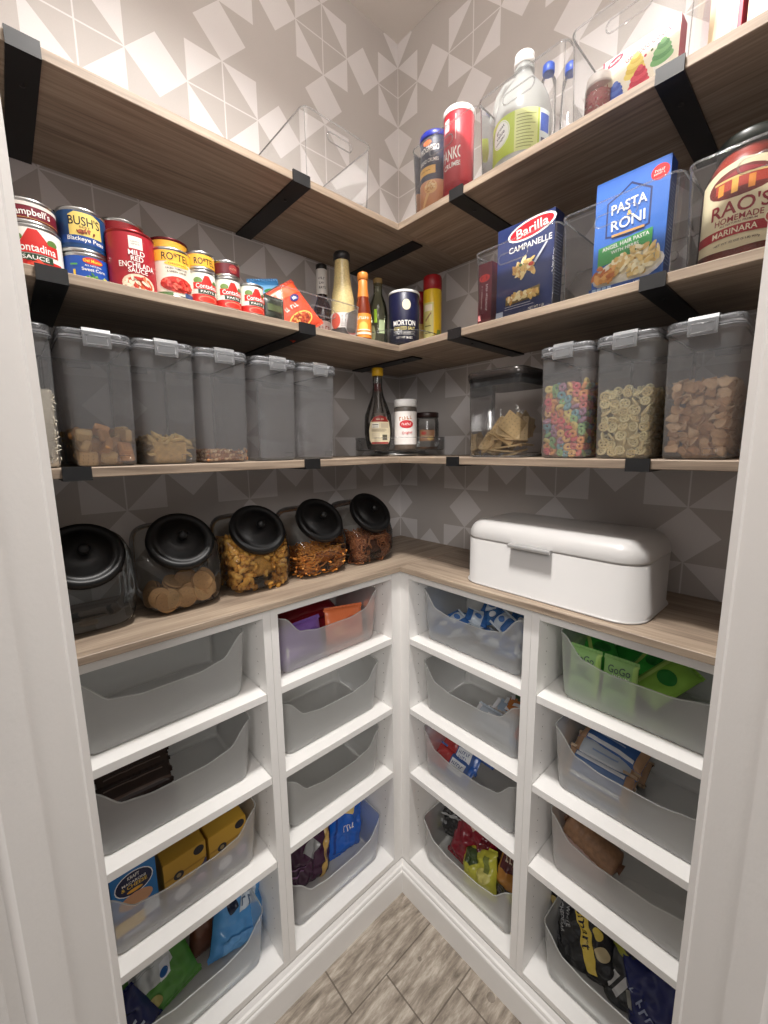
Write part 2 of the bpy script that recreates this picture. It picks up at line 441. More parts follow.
def board_local(name, x0, x1, y0, y1, z0, z1, m, par):
    bv = .0008; cx, cy = (x0+x1)/2, (y0+y1)/2; w, d = x1-x0, y1-y0
    L = [rrect(w-2*bv, d-2*bv, .0005, z0, cx, cy, 1), rrect(w, d, .0005, z0+bv, cx, cy, 1), rrect(w, d, .0005, z1-bv, cx, cy, 1), rrect(w-2*bv, d-2*bv, .0005, z1, cx, cy, 1)]
    return MB().loft(L, m, smooth=False).build(name, par)
ZI = (.9035, .674, .4518); ZL = (.901, .680, .442); ZR = (.907, .676, .452)
unit('L', .295, .7172, ZI, 'white open shelf unit on the left run, the one beside the corner', corner=True)
unit('L', .7178, 1.1365, ZL, 'white open shelf unit on the left run, the one beside the door frame')
unit('R', .295, .7142, ZI, 'white open shelf unit on the right run, the one beside the corner', corner=True)
unit('R', .7148, 1.1365, ZR, 'white open shelf unit on the right run, the one beside the door frame')
def base_mould(side):
    prof = [(.289,0), (.311,0), (.311,.074), (.3095,.079), (.3065,.082), (.3065,.086), (.3045,.0915), (.300,.095), (.2965,.102), (.2935,.107), (.289,.107)]
    mb = MB(); loops = []
    for e in (0, 1):
        if side == 'L': loops.append([(d, -(d if e == 0 else 1.155), z) for d, z in prof])
        else: loops.append([((d if e == 0 else 1.155), -d, z) for d, z in prof])
    mb.loft(loops, WHITE, smooth=False)
    return mb
struct('baseboard_left', base_mould('L')); struct('baseboard_right', base_mould('R'))

# ------------------------------------------------------------------ frosted bins
def bin_mesh():
    mb = MB(); W, Dp, HH = .326, .236, .152
    base = rrect(W, Dp, .022, 0, n=5); pts = []
    # dense perimeter
    n0 = len(base)
    for i in range(n0):
        p, q = Vector(base[i]), Vector(base[(i+1) % n0]); k = max(1, int((q-p).length/.008))
        for j in range(k): pts.append(p.lerp(q, j/k))
    def hgt(p):
        x, y = p.x, p.y
        def sm(t): t = max(0, min(1, t)); return t*t*(3-2*t)
        if y < -Dp/2+.0225:
            ax = abs(x)
            return HH-(.046*sm((W/2-.010-ax)/.050)+.010*sm((W/2-.055-ax)/.06))
        if y > 0: return HH
        return HH
    rows = (0, .02, .06, .25, .5, .75, 1); loops = []
    for f in rows:
        L = []
        for p in pts:
            ins = {0: .020, .02: .013, .06: .0105}.get(f, .010*(1-f))
            sx = (W/2-ins)/(W/2); sy = (Dp/2-ins)/(Dp/2)
            z = {0: 0, .02: .0012, .06: .006}.get(f, hgt(p)*f)
            L.append((p.x*sx, p.y*sy, z+.0005))
        loops.append(L)
    mb.loft(loops, FROST, cap0=True, cap1=False)
    top = loops[-1]
    mb.tube([Vector(p) for p in top], .0016, FROST_RIM, n=6, closed=True)
    # moulded square mark at the lower corner and grip slot outlines on the ends
    for sx in (-1, 1):
        X = sx*(W/2-.0012)
        sl = [(X, .045*math.cos(a), .118+.010*math.sin(a)) for a in [2*PI*i/24 for i in range(24)]]
        mb.tube(sl, .001, FROST_RIM, n=5, closed=True)
    return mb
BIN0 = [None]
def bin_at(side, u, z, label, dd=0):
    if BIN0[0] is None: BIN0[0] = bin_mesh().build('storage_bin'); o = BIN0[0]
    else: o = BIN0[0].copy(); COL.objects.link(o)
    o.matrix_world = FR(side, u, .1470+dd, z+.0006)
    return tag(o, label, 'bin', 'frosted plastic storage bins')
BU = {('L',0): -.5165, ('L',1): -.927, ('R',0): .5165, ('R',1): .925}
txt = {0: 'beside the corner', 1: 'beside the door frame'}
inner = {
 ('L',1): ['empty frosted bin just under the counter beside the left door frame', 'frosted bin holding a stack of dark brown wrapped bars', 'frosted bin holding a blue pasta box and yellow cartons', 'frosted bin holding green, navy and light blue bags'],
 ('L',0): ['frosted bin holding purple, orange and red pouches', 'empty frosted bin directly below the bin of purple and orange pouches', 'empty frosted bin directly above the bin of purple and blue chip bags', 'frosted bin holding a plum chip bag and a bright blue chip bag'],
 ('R',0): ['frosted bin full of small blue and white snack packets', 'frosted bin with slim wrapped bars at its right end', 'frosted bin with red and blue wrapped bars at its left end', 'frosted bin packed with black, maroon and yellow green chip bags'],
 ('R',1): ['frosted bin holding green squeeze pouches under the bread box end of the counter', 'frosted bin holding blue and white wrapped cookie packs', 'frosted bin holding one brown wrapped roll', 'frosted bin packed with black and navy popcorn and snack bags']}
ZS = {('L',0): ZI, ('R',0): ZI, ('L',1): ZL, ('R',1): ZR}
for k in BU:
    for i in range(4):
        z = (list(ZS[k])+[DECK])[i]
        run = 'left' if k[0] == 'L' else 'right'
        bin_at(k[0], BU[k], z, inner[k][i])
#PART2

# ================================================================== ITEMS
def rr(a, b): return random.uniform(a, b)
RED=(178,22,32); DRED=(96,16,26); NAVY=(24,32,78); CREAM=(238,228,200); OFFW=(240,238,232); GREEN=(52,120,60); YEL=(240,186,60)

def scale_shape(q, ws, hs):
    q = list(q); k = q[0]
    if ws == 1 and hs == 1: return tuple(q)
    if k == 'rect': q[1] *= ws; q[2] *= ws; q[3] *= hs; q[4] *= hs
    elif k == 'poly': q[1] = [(a*ws, b*hs) for a, b in q[1]]
    elif k == 'ell': q[1] *= ws; q[2] *= hs; q[3] *= ws; q[4] *= hs
    elif k == 'txt': q[2] *= ws; q[3] *= hs; q[4] *= ws; q[5] *= hs
    return tuple(q)
# ---------- cans on the middle left shelf
def can(M, R, h, label, cat, name, base, decos, group=None, rim=STEEL, lidcol=None, bands=(), hs=1, ws=1):
    decos = [scale_shape(q, ws, hs) for q in decos]
    root = empty(name, M, label, cat, group)
    mb = MB()
    mb.lathe([(R*.93,.0015),(R*.97,0),(R,.001),(R+.0006,.0025),(R,.0045),(R-.0006,.006),(R-.0006,h-.006),(R,h-.0045),(R+.0008,h-.003),(R+.0006,h-.0008),(R-.0006,h),(R-.0024,h-.0006),(R-.003,h-.003),(R*.7,h-.0032),(R*.69,h-.0026),(R*.4,h-.003)], rim, n=32)
    mb.build('can_body', root)
    lb = MB(); z0, z1 = .0058, h-.0058
    lb.lathe([(R+.0001,z0),(R+.0001,z1)], col(base,.4), n=40, cap0=False, cap1=False)
    for a, b, c in bands: lb.lathe([(R+.0002,a),(R+.0002,b)], col(c,.4), n=40, cap0=False, cap1=False)
    deco(lb, decos, cylmap(R), cut=.0035, rough=.4)
    lb.build('paper_label', root)
    if lidcol: MB().lathe([(R-.004,h-.003),(R-.004,h-.0024),(R*.6,h-.0022)], col(lidcol,.3,.3)).build('can_lid', root)
    return root
def turn(M, a): return M @ Matrix.Rotation(math.radians(a), 4, 'Z')
S2 = SZ[2]+.0004
VIEWL = 0
# label direction: cans face a little towards the doorway
can(turn(FR('L',-1.054,.235,S2), -6), .0345, .067, 'squat tomato sauce can at the doorway end, under a maroon soup can', 'can', 'sauce_can', (238,236,228),
    [('rect',-.04,.04,.0058,.020,(196,40,36)), ('poly',[(-.022,.040),(-.006,.066),(.006,.066),(.026,.040)],(200,44,38)), ('ell',-.024,.052,.009,.006,(96,130,60)), ('ell',.026,.050,.008,.006,(92,126,60)),
     ('rect',-.034,.034,.028,.046,(200,38,36)), ('txt','Contadina',0,.037,.060,.013,OFFW), ('rect',-.024,.024,.0155,.0265,(34,66,42)), ('txt','SAUCE',0,.021,.036,.0066,OFFW)]+food(0,.011,.03,.005,[(214,70,50),(180,30,24)],14,.004,2),
    'stacked cans, lower row', hs=.905, ws=.92)
can(turn(FR('L',-1.056,.235,S2+.0674), -4), .0330, .036, 'small maroon and white soup can stacked on the tomato sauce can', 'can', 'soup_can', (112,22,40),
    [('rect',-.05,.05,.025,.0302,(222,214,206)), ('txt','Campbell\'s',.0,.0155,.054,.013,OFFW,3), ('rect',-.05,.05,.0075,.0081,(200,170,90))], 'stacked cans, upper row')
can(turn(FR('L',-.984,.222,S2), -4), .0345, .050, 'short blue vegetable can under the blue beans can', 'can', 'vegetable_can', (28,78,168),
    [('ell',.006,.044,.016,.0065,(206,54,40)), ('txt','Del Monte',.006,.044,.028,.0055,(250,220,60)), ('txt','ALL NATURAL',.006,.035,.026,.003,OFFW), ('txt','Sweet Corn',.006,.028,.036,.006,OFFW), ('rect',-.030,-.018,.034,.037,(90,170,80)), ('rect',-.026,-.022,.014,.026,(230,190,60))]
    +food(.008,.012,.018,.007,[(120,170,70),(200,200,90),(70,130,60)],26,.003,4), 'stacked cans, lower row', hs=.86, ws=.94)
can(turn(FR('L',-.986,.222,S2+.0504), -2), .0345, .068, 'blue bean can with a yellow panel, stacked on the blue vegetable can', 'can', 'bean_can', (24,66,112),
    [('poly',[(-.024,.026),(-.024,.058),(-.014,.064),(.014,.064),(.026,.058),(.026,.026)],(226,200,110)), ('txt','BUSH\'S',0,.050,.048,.015,(16,20,40)), ('txt','BEST',0,.040,.016,.0035,(120,80,30)), ('rect',-.040,.040,.013,.026,(22,70,140)), ('txt','Blackeye Peas',0,.0195,.056,.009,OFFW,-2)]
    +food(0,.033,.014,.003,[(170,90,60),(120,60,40)],12,.003,5), 'stacked cans, upper row', hs=.944, ws=.94)
can(turn(FR('L',-.920,.246,S2), 0), .0375, .0965, 'tall red enchilada sauce can with white lettering', 'can', 'sauce_can', (168,30,44),
    [('rect',-.011,.011,.074,.096,(236,228,218)), *marks(0,.087,.014,.003,(90,80,70),64,0), *marks(0,.082,.014,.003,(90,80,70),90,0), ('txt','MILD',0,.066,.025,.009,OFFW), ('txt','RED',0,.0555,.019,.009,OFFW), ('txt','ENCHILADA',0,.044,.056,.0105,OFFW), ('txt','SAUCE',0,.034,.030,.0085,OFFW),
     ('ell',0,.010,.026,.018,(232,206,180)), ('ell',0,.009,.022,.014,(206,84,50))]+food(0,.010,.021,.012,[(236,200,170),(190,50,40),(220,120,80),(240,226,200)],30,.004,6), None, hs=.893, ws=.98, rim=col((150,40,44),.3,.6))
can(FR('L',-.912,.160,S2), .0375, .148, 'bright red can standing behind the tall enchilada sauce can', 'can', 'sauce_can', (158,24,34), [('txt','SAUCE',0,.05,.03,.01,OFFW)])
can(turn(FR('L',-.8545,.247,S2), 0), .0350, .087, 'tall diced tomato can with yellow top band and bowl of tomatoes', 'can', 'tomato_can', (234,224,206),
    [('rect',-.12,.12,.078,.101,(240,178,58)), ('txt','RO*TEL',0,.089,.052,.0165,(26,30,34)), ('ell',.002,.0735,.024,.0055,(244,196,70)), ('txt','ORIGINAL',.002,.0735,.034,.004,(150,70,20)), ('txt','DICED TOMATOES',.0,.064,.040,.0042,(60,50,46)), ('txt','& GREEN CHILIES',.0,.057,.036,.0042,(60,50,46)),
     ('ell',0,.030,.032,.017,(196,60,50)), ('ell',0,.031,.028,.0135,(216,56,46)), ('rect',-.04,-.010,.0058,.012,(90,120,70)), ('rect',.012,.036,.0058,.016,(70,90,130))]
    +food(0,.032,.026,.011,[(228,84,70),(190,34,30),(236,110,90),(206,50,40)],44,.0042,7), hs=.805, ws=.96)
can(FR('L',-.832,.166,S2), .0365, .138, 'can with a dark red lid behind the tall diced tomato can', 'can', 'tomato_can', (238,176,60), [('rect',-.12,.12,.01,.10,(230,220,200))], lidcol=DRED, rim=col((100,24,30),.3,.4))
PASTE = [('poly',[(-.012,.046),(-.004,.068),(.004,.068),(.014,.046)],(196,44,36)), ('ell',-.017,.056,.008,.007,(110,140,70)), ('ell',.017,.054,.006,.006,(90,120,60)), ('rect',-.026,.026,.036,.051,(204,44,40)), ('txt','Contadina',0,.0435,.042,.011,OFFW),
         ('rect',-.017,.017,.0255,.035,(36,60,40)), ('txt','PASTE',0,.0302,.025,.0055,OFFW), ('rect',-.09,.09,.0058,.024,(196,44,38)), ('ell',0,.013,.018,.008,(228,120,96)), ('ell',0,.012,.015,.006,(206,54,42))]
for u, d, lab in ((-.8025,.258,'small tomato paste can under the small yellow banded tomato can'), (-.7515,.258,'small tomato paste can under the dark maroon can'), (-.7005,.258,'small tomato paste can with nothing stacked on it')):
    can(turn(FR('L',u,d,S2), 2), .0250, .0625, lab, 'can', 'tomato_paste_can', (228,226,214), PASTE, 'small tomato paste cans', hs=.77)
can(turn(FR('L',-.8025,.256,S2+.0629), 0), .0262, .033, 'small yellow banded tomato can stacked on a paste can', 'can', 'tomato_can', (240,178,58), [('txt','RO*TEL',0,.0155,.040,.012,(26,30,34))], 'stacked cans, upper row')
can(turn(FR('L',-.7510,.256,S2+.0629), 0), .0258, .031, 'dark maroon can stacked on a paste can', 'can', 'bean_can', (98,22,34), [('ell',.004,.0155,.009,.008,(150,50,50)), *marks(.004,.0155,.014,.004,(200,150,130),70,0)], 'stacked cans, upper row')
o = MB().lathe([(.020,0),(.026,.002),(.027,.11),(.027,.120),(.0275,.121),(.0275,.130),(.025,.132)], GLOSSBLACK, n=28).build('pantry_jar', M=FR('L',-1.006,.165,S2))
tag(o, 'dark jar with a black lid behind the soup can and bean can', 'jar')

# ---------- clear acrylic bins
def clear_bin(M, w, d, h, label, group='clear acrylic bins'):
    mb = MB(); ti = .006
    L = [rrect(w-2*ti-.01, d-2*ti-.01, .012, 0), rrect(w-2*ti, d-2*ti, .014, .003), rrect(w-ti, d-ti, .015, h*.5), rrect(w, d, .016, h)]
    mb.loft(L, CLEAR, cap1=False)
    mb.tube(rrect(w, d, .016, h, n=6), .0016, CLEAR_RIM, n=6, closed=True)
    mb.tube(rrect(w-2*ti, d-2*ti, .013, .003, n=5), .0012, CLEAR_RIM, n=6, closed=True)
    hw = .035; hz = h-.032; hr = .010
    for ys in (-1, 1):
        sl = []
        for i in range(28):
            a = 2*PI*i/28; cx = (hw-hr)*(1 if math.cos(a) > 0 else -1)
            zz = hz+hr*math.sin(a)
            yy = ys*(d/2-ti/2*(1-(zz/h))*1.0-.0006)
            sl.append((cx+hr*math.cos(a), yy, zz))
        mb.tube(sl, .0013, CLEAR_RIM, n=6, closed=True)
    for sx in (-1, 1):      # faint vertical corner ribs
        for sy in (-1, 1):
            mb.tube([(sx*(w/2-ti-.004), sy*(d/2-ti-.004), .004), (sx*(w/2-.006), sy*(d/2-.006), h)], .0008, CLEAR_RIM, n=5)
    o = mb.build('clear_bin', M=M)
    return tag(o, label, 'bin', group)
S1 = SZ[1]+.0004
BW, BD, BH = .196, .27, .155
clear_bin(FR('L',-.466,.142,S1), BW, BD, BH, 'empty clear acrylic bin alone on the top left shelf')
clear_bin(FR('R',.427,.147,S1), BW, BD, BH, 'clear acrylic bin holding two breadcrumb canisters')
clear_bin(FR('R',.628,.147,S1), BW, BD, BH, 'clear acrylic bin holding a vinegar jug and blue capped bottles')
clear_bin(FR('R',.829,.147,S1), BW, BD, BH, 'clear acrylic bin holding a sprinkles jar and a food colour box')
clear_bin(FR('R',.627,.146,S2), BW, BD, BH, 'clear acrylic bin holding the navy pasta box')
clear_bin(FR('R',.829,.146,S2), BW, BD, BH, 'clear acrylic bin holding the bright blue pasta box')
clear_bin(FR('R',1.031,.146,S2), BW, BD, BH, 'clear acrylic bin holding the big sauce jar')
clear_bin(FR('L',-.530,.150,S2), .230, .262, .074, 'low clear bin with seasoning packets and sauce bottles on the middle shelf')

# ---------- boxes
def carton(M, w, d, h, label, cat, name, front, decos, side=None, group=None, sided=()):
    mb = MB(); fc = col(front,.4); sc = col(side or front,.4); bv = .0006
    L = [rrect(w-2*bv,d-2*bv,.0006,0,n=1), rrect(w,d,.0006,bv,n=1), rrect(w,d,.0006,h-bv,n=1), rrect(w-2*bv,d-2*bv,.0006,h,n=1)]
    mb.loft(L, sc, smooth=False)
    deco(mb, [('rect',-w/2+.0003,w/2-.0003,.0003,h-.0003,fc)]+list(decos), flatmap(-d/2), e0=.0001, rough=.4)
    if sided: deco(mb, sided, lambda x, z, e: (w/2+e, x, z), e0=.0001)
    root = tag(mb.build(name, M=M), label, cat, group)
    return root
def flap(root, w, d, h, c):
    MB().box(-w/2+.002, w/2-.002, -d/2+.002, d/2-.002, h, h+.0008, c).build('top_flap', root)
PW = [(238,214,150),(226,190,110),(246,230,180),(210,160,90)]
b = carton(FR('R',.6400,.235,S2+.006, 0,0,0), .132, .040, .190, 'navy pasta box with red oval logo, pasta on a fork', 'box', 'pasta_box', (30,46,96),
  [('ell',.014,.170,.055,.019,OFFW,6), ('ell',.014,.170,.050,.0155,(204,24,40),6), ('txt','Barilla',.016,.170,.072,.018,OFFW,6), ('txt','CAMPANELLE',.012,.139,.098,.012,OFFW), ('tube',) ][:4]
  +food(.004,.094,.026,.018,PW,46,.006,11)+[('poly',[(.024,.10),(.050,.131),(.054,.130),(.028,.097)],(200,205,212)), ('ell',.018,.098,.006,.004,(210,60,40)), ('ell',-.006,.102,.004,.003,(90,130,60)),
   ('poly',[(-.040,.026),(-.040,.044),(.040,.052),(.040,.030)],(120,100,50))]+food(0,.038,.038,.009,PW,50,.005,12)+lines(-.040,.040,[.021,.016],(200,205,220),.0011)+[('rect',-.062,-.044,.004,.015,(200,214,235)), ('txt','NET WT 1 LB',.035,.008,.035,.005,OFFW)],
  side=(16,26,64), sided=lines(-.016,.016,[.03+.006*i for i in range(20)],(150,160,190),.001))
flap(b,.132,.040,.190,col((20,30,70)))
b = carton(FR('R',.5530,.236,S2+.006,0,0,0), .036, .15, .128, 'dark red side panel of a box left of the navy pasta box', 'box', 'snack_box', (110,24,42),
  [('ell',-.001,.096,.014,.008,(210,50,44)), *marks(0,.096,.020,.008,(120,20,30),52,0), *marks(.006,.052,.058,.006,(236,220,220),68,-90), *marks(-.006,.054,.05,.004,(220,190,190),52,-90)]+[('rect',-.014,-.006,.004,.016,(190,120,120))], side=(96,18,34))
b.location.y = -.196
flap(b,.036,.15,.128,col((90,18,32)))
b = carton(FR('R',.8400,.225,S2+.006, 0,0,0), .120, .036, .200, 'bright blue pasta box with a bowl of noodles and green panel', 'box', 'pasta_box', (44,104,190),
  [('poly',[(-.060,.150),(-.060,.196),(.060,.196),(.060,.160),(0,.176)],(60,110,200)), ('poly',[(-.040,.100),(-.040,.160),(-.018,.170),(0,.182),(.018,.170),(.034,.160),(.034,.100),(0,.092)],(20,40,96)), ('poly',[(-.037,.103),(-.037,.158),(-.017,.167),(0,.178),(.017,.167),(.031,.158),(.031,.103),(0,.096)],(44,104,190)),
   ('ell',.044,.178,.014,.0125,(206,40,44)), *marks(.044,.1805,.016,.004,OFFW,6,0), *marks(.044,.175,.018,.0035,OFFW,77,0),
   ('txt','PASTA',-.002,.146,.058,.017,OFFW,3), ('txt','&',0,.131,.008,.008,(240,200,90)), ('txt','RONI',-.002,.118,.056,.018,OFFW,3), ('rect',-.028,.026,.098,.102,(200,150,80)),
   ('poly',[(-.050,.052),(-.050,.085),(.040,.093),(.040,.060)],(60,150,76)), ('txt','ANGEL HAIR PASTA',-.004,.083,.078,.007,OFFW,4), ('txt','WITH HERBS',-.004,.073,.046,.006,OFFW,4),
   ('ell',.002,.033,.060,.026,(228,226,222),5), ('ell',.002,.036,.056,.023,(240,234,214),5)]+food(.016,.044,.040,.022,[(240,218,160),(228,196,124),(248,236,196),(214,176,104)],110,.006,14)+food(-.034,.034,.018,.014,[(206,140,70),(186,104,50),(226,170,100)],30,.006,15)
   +[('rect',-.060,.060,.0003,.012,(30,80,160))]+[('rect',-.054+.009*i,-.047+.009*i,.002,.011,(170,200,230)) for i in range(4)]+[('txt','NET WT',.03,.006,.025,.004,OFFW)],
  side=(24,60,130), sided=lines(-.014,.014,[.03+.006*i for i in range(22)],(170,190,220),.001))
flap(b,.120,.036,.200,col((60,120,200)))
CUP = lambda cx, cz, c, c2: [('poly',[(cx-.014,cz-.012),(cx-.010,cz-.026),(cx+.010,cz-.026),(cx+.014,cz-.012)],(240,236,226)), ('ell',cx,cz-.010,.0175,.0085,c), ('ell',cx,cz-.003,.0150,.0075,c2), ('ell',cx,cz+.004,.0135,.0070,c), ('ell',cx+.001,cz+.010,.0095,.0060,c2), ('ell',cx+.001,cz+.015,.005,.0045,c)]
b = carton(FR('R',.8330,.215,S1+.004, 0,0,-2), .122, .030, .108, 'cream food colour box with four coloured frosted cupcakes', 'box', 'food_colour_box', (240,232,212),
  [('rect',-.061,-.058,0,.108,(190,50,80)), ('ell',-.040,.100,.014,.006,(196,40,70),14), ('txt','Betty',-.040,.100,.018,.0045,OFFW,14), ('txt','Gel Food Colors',.012,.093,.070,.010,(190,60,90),6), ('ell',.010,.078,.0022,.0022,(200,60,70)), ('ell',.020,.080,.0022,.0022,(90,110,60)), ('ell',.030,.082,.0022,.0022,(110,70,130))]
  +CUP(.036,.068,(120,176,110),(90,150,86))+CUP(-.006,.072,(236,214,110),(220,190,80))+CUP(-.038,.046,(80,110,190),(60,86,170))+CUP(.002,.048,(216,70,90),(196,44,70))+[('rect',-.061,.061,.0002,.007,(90,120,190))], side=(186,50,78))
flap(b,.122,.030,.108,col((230,220,206)))
for i,(u,c1,c2,lab) in enumerate(((.953,(220,196,160),(200,170,130),'tan packet in a clear wrap, right of the food colour box'),(1.001,(232,214,170),(196,90,110),'pale yellow packet with red edge at the doorway end of the top right shelf'))):
    b = carton(FR('R',u,.195,S1,0,0,-4), .042, .06, .135, lab, 'packet', 'baking_packet', c1,
      [('poly',[(-.018,0),(-.010,.135),(-.002,.135),(.004,0)],(236,222,190)), ('rect',.016,.021,0,.135,(186,44,72)), ('poly',[(.006,.01),(.012,.12),(.015,.12),(.012,.01)],c2), ('ell',-.006,.03,.006,.012,(240,230,206))], side=(190,50,76))
    flap(b,.042,.06,.135,col(c2))
b = carton(FR('R',1.056,.19,S1,0,0,0), .060, .07, .14, 'pink edged box with black lettering cut off by the photo corner', 'box', 'baking_box', (222,212,214), [('rect',-.03,-.022,0,.14,(196,70,96)), *marks(-.006,.016,.03,.012,(50,44,60),81,60), ('ell',.020,.02,.02,.03,(232,208,140))], side=(196,70,96))
flap(b,.060,.07,.14,col((210,180,190)))

# ---------- canisters, jug and jars on the right
def canister(M, R, h, label, cat, name, base, decos, lidc, lidh=.008, group=None, lidname='lid', n=36):
    root = empty(name, M, label, cat, group)
    mb = MB().lathe([(R*.96,0),(R,.001),(R,h-.001),(R*.98,h)], col(base,.4), n=n)
    deco(mb, decos, cylmap(R), cut=.004, rough=.4, e0=.0003)
    mb.build('canister_body', root)
    MB().lathe([(R+.0012,h-lidh),(R+.0018,h-lidh+.001),(R+.0018,h+.001),(R,h+.003),(R-.004,h+.003),(R-.006,h+.001),(0.001,h+.001)], col(lidc,.35), n=n).build(lidname, root)
    return root
def aim(M, deg): return M @ Matrix.Rotation(math.radians(deg), 4, 'Z')
canister(aim(FR('R',.371,.236,S1+.004), 14), .037, .176, 'blue capped breadcrumb canister with a wooden spoon picture', 'canister', 'breadcrumb_canister', (46,52,74),
  [('ell',0,.142,.031,.022,(60,64,80)), ('ell',-.004,.152,.012,.006,(216,110,60)), ('txt','PROGRESSO',0,.138,.054,.013,OFFW,4), ('txt','BREAD CRUMBS',0,.112,.052,.0085,OFFW,2), ('rect',-.04,.018,.082,.100,(226,178,84)), ('txt','Italian Style',-.010,.091,.030,.004,(110,60,30)),
   ('rect',-.12,.12,.002,.068,(206,148,106)), ('ell',.006,.052,.017,.015,(230,190,130)), ('poly',[(-.004,.040),(.004,.038),(-.014,.004),(-.020,.006)],(232,196,140))]+food(.006,.052,.014,.012,[(206,150,90),(240,214,160)],26,.003,21), (40,50,150), .010)
canister(aim(FR('R',.447,.238,S1+.004), 18), .036, .190, 'red breadcrumb canister with large white lettering', 'canister', 'breadcrumb_canister', (186,40,52),
  [('rect',-.028,-.012,.142,.168,(232,224,222)), *marks(-.020,.155,.010,.005,(150,60,60),42,0), ('rect',.004,.0055,.120,.172,(236,210,210)), ('txt','PANKO',-.006,.092,.056,.026,OFFW,3), ('txt','CRUMBS',-.004,.068,.046,.011,OFFW,4), ('rect',.016,.05,.002,.186,(196,56,66)), ('rect',-.05,.05,.020,.032,(168,30,44))], (236,232,228), .010)
def bottle(M, prof, label, cat, name, mat, cap, capz, capprof, decos=(), R=.03, group=None, liquid=None, labelmat=None, n=32, capname='cap'):
    root = empty(name, M, label, cat, group)
    mb = MB().lathe(prof, mat, n=n); mb.build('bottle_body', root)
    if liquid: MB().lathe([(max(.001, r-.0022), z+(.001 if i == 0 else 0)) for i, (r, z) in enumerate(prof) if z <= liquid[1]], liquid[0], n=n).build('liquid', root)
    if decos:
        lb = MB(); deco(lb, decos, cylmap(R), cut=.004, rough=.42, e0=.0005); lb.build('label', root)
    if cap: MB().lathe([(r, capz+z) for r, z in capprof], cap, n=24).build(capname, root)
    return root
# vinegar jug
jp = [(.048,.0),(.056,.003),(.060,.012),(.0612,.10),(.060,.128),(.055,.150),(.046,.170),(.032,.188),(.021,.203),(.019,.212),(.0215,.214),(.0215,.218),(.019,.220),(.019,.226)]
jug = bottle(aim(FR('R',.590,.196,S1+.004), 12), jp, 'translucent white vinegar jug with lime green label and handle', 'jug', 'vinegar_jug', JUG, col((240,240,238),.35), .226, [(.019,0),(.0215,.001),(.0215,.010),(.020,.012),(.0205,.013),(.0205,.021),(.016,.024)],
  [('rect',-.075,.085,.030,.108,(186,204,84)), ('rect',.004,.052,.030,.108,(214,220,150)), ('ell',-.030,.078,.024,.026,(240,240,236)), ('ell',-.030,.078,.0225,.0245,(206,220,180)), ('ell',-.030,.078,.021,.023,(238,240,238)), ('txt','great',-.030,.088,.024,.008,(60,70,90),20), ('txt','value',-.030,.078,.024,.008,(60,70,90),20), ('txt','Vinegar',-.030,.066,.028,.007,(50,60,60),20),
   ('rect',.056,.084,.030,.108,(218,226,224)), ('rect',.058,.082,.066,.100,(70,96,180)), ('rect',.060,.080,.036,.054,(110,110,130))]+lines(.008,.048,[.036+.006*i for i in range(11)],(120,130,70),.0012), R=.0617)
MB().tube([(-.050,0,.140),(-.060,0,.165),(-.055,0,.190),(-.040,0,.205),(-.018,0,.207)], .0085, JUG, n=10).build('handle', jug)
for u, d, h, lab in ((.588,.085,.285,'tall clear bottle with blue cap, the nearer one to the vinegar jug'), (.645,.090,.250,'clear bottle with blue cap, the one further right from the vinegar jug')):
    bottle(FR('R',u,d,S1+.004), [(.014,0),(.021,.003),(.022,.010),(.0215,.05),(.022,.09),(.018,h-.030),(.011,h-.016),(.011,h)], lab, 'bottle', 'water_bottle', CLEAR, col((52,88,190),.35), h-.012, [(.0128,0),(.0135,.001),(.0135,.016),(.011,.019)], [('rect',-.024,.024,.05,.07,(214,220,226)), ('rect',-.014,.010,.02,.034,(190,180,140))], R=.0222, group='blue capped bottles')
r_ = empty('sprinkles_jar', FR('R',.7655,.225,S1+.004), 'small jar of pink sprinkles with a white lid beside the food colour box', 'jar')
mb = MB().lathe([(.018,0),(.023,.002),(.0245,.006),(.0245,.072),(.021,.078)], GLASS); mb.build('jar_body', r_)
mb = MB(); mb.lathe([(.019,.002),(.0225,.004),(.0228,.060),(.012,.064)], col((206,140,140),.7,var=.25,scale=500))
rs = random.Random(5)
for i in range(260):
    a = rs.uniform(0,2*PI); z = rs.uniform(.006,.062); c = rs.choice([(230,120,140),(240,230,225),(170,40,60),(222,190,190)])
    Mx = Matrix.Rotation(a,4,'Z') @ Matrix.Translation((0,-.0230,z)) @ Matrix.Rotation(rs.uniform(0,3),4,'Y')
    mb.box(-.0018,.0018,-.0005,.0005,-.0005,.0005,col(c,.5),Mx)
tag(mb.build('sprinkles', r_), None, kind='stuff')
MB().lathe([(.0215,.072),(.0225,.073),(.0225,.088),(.020,.090)], col((236,230,226),.4)).build('lid', r_)
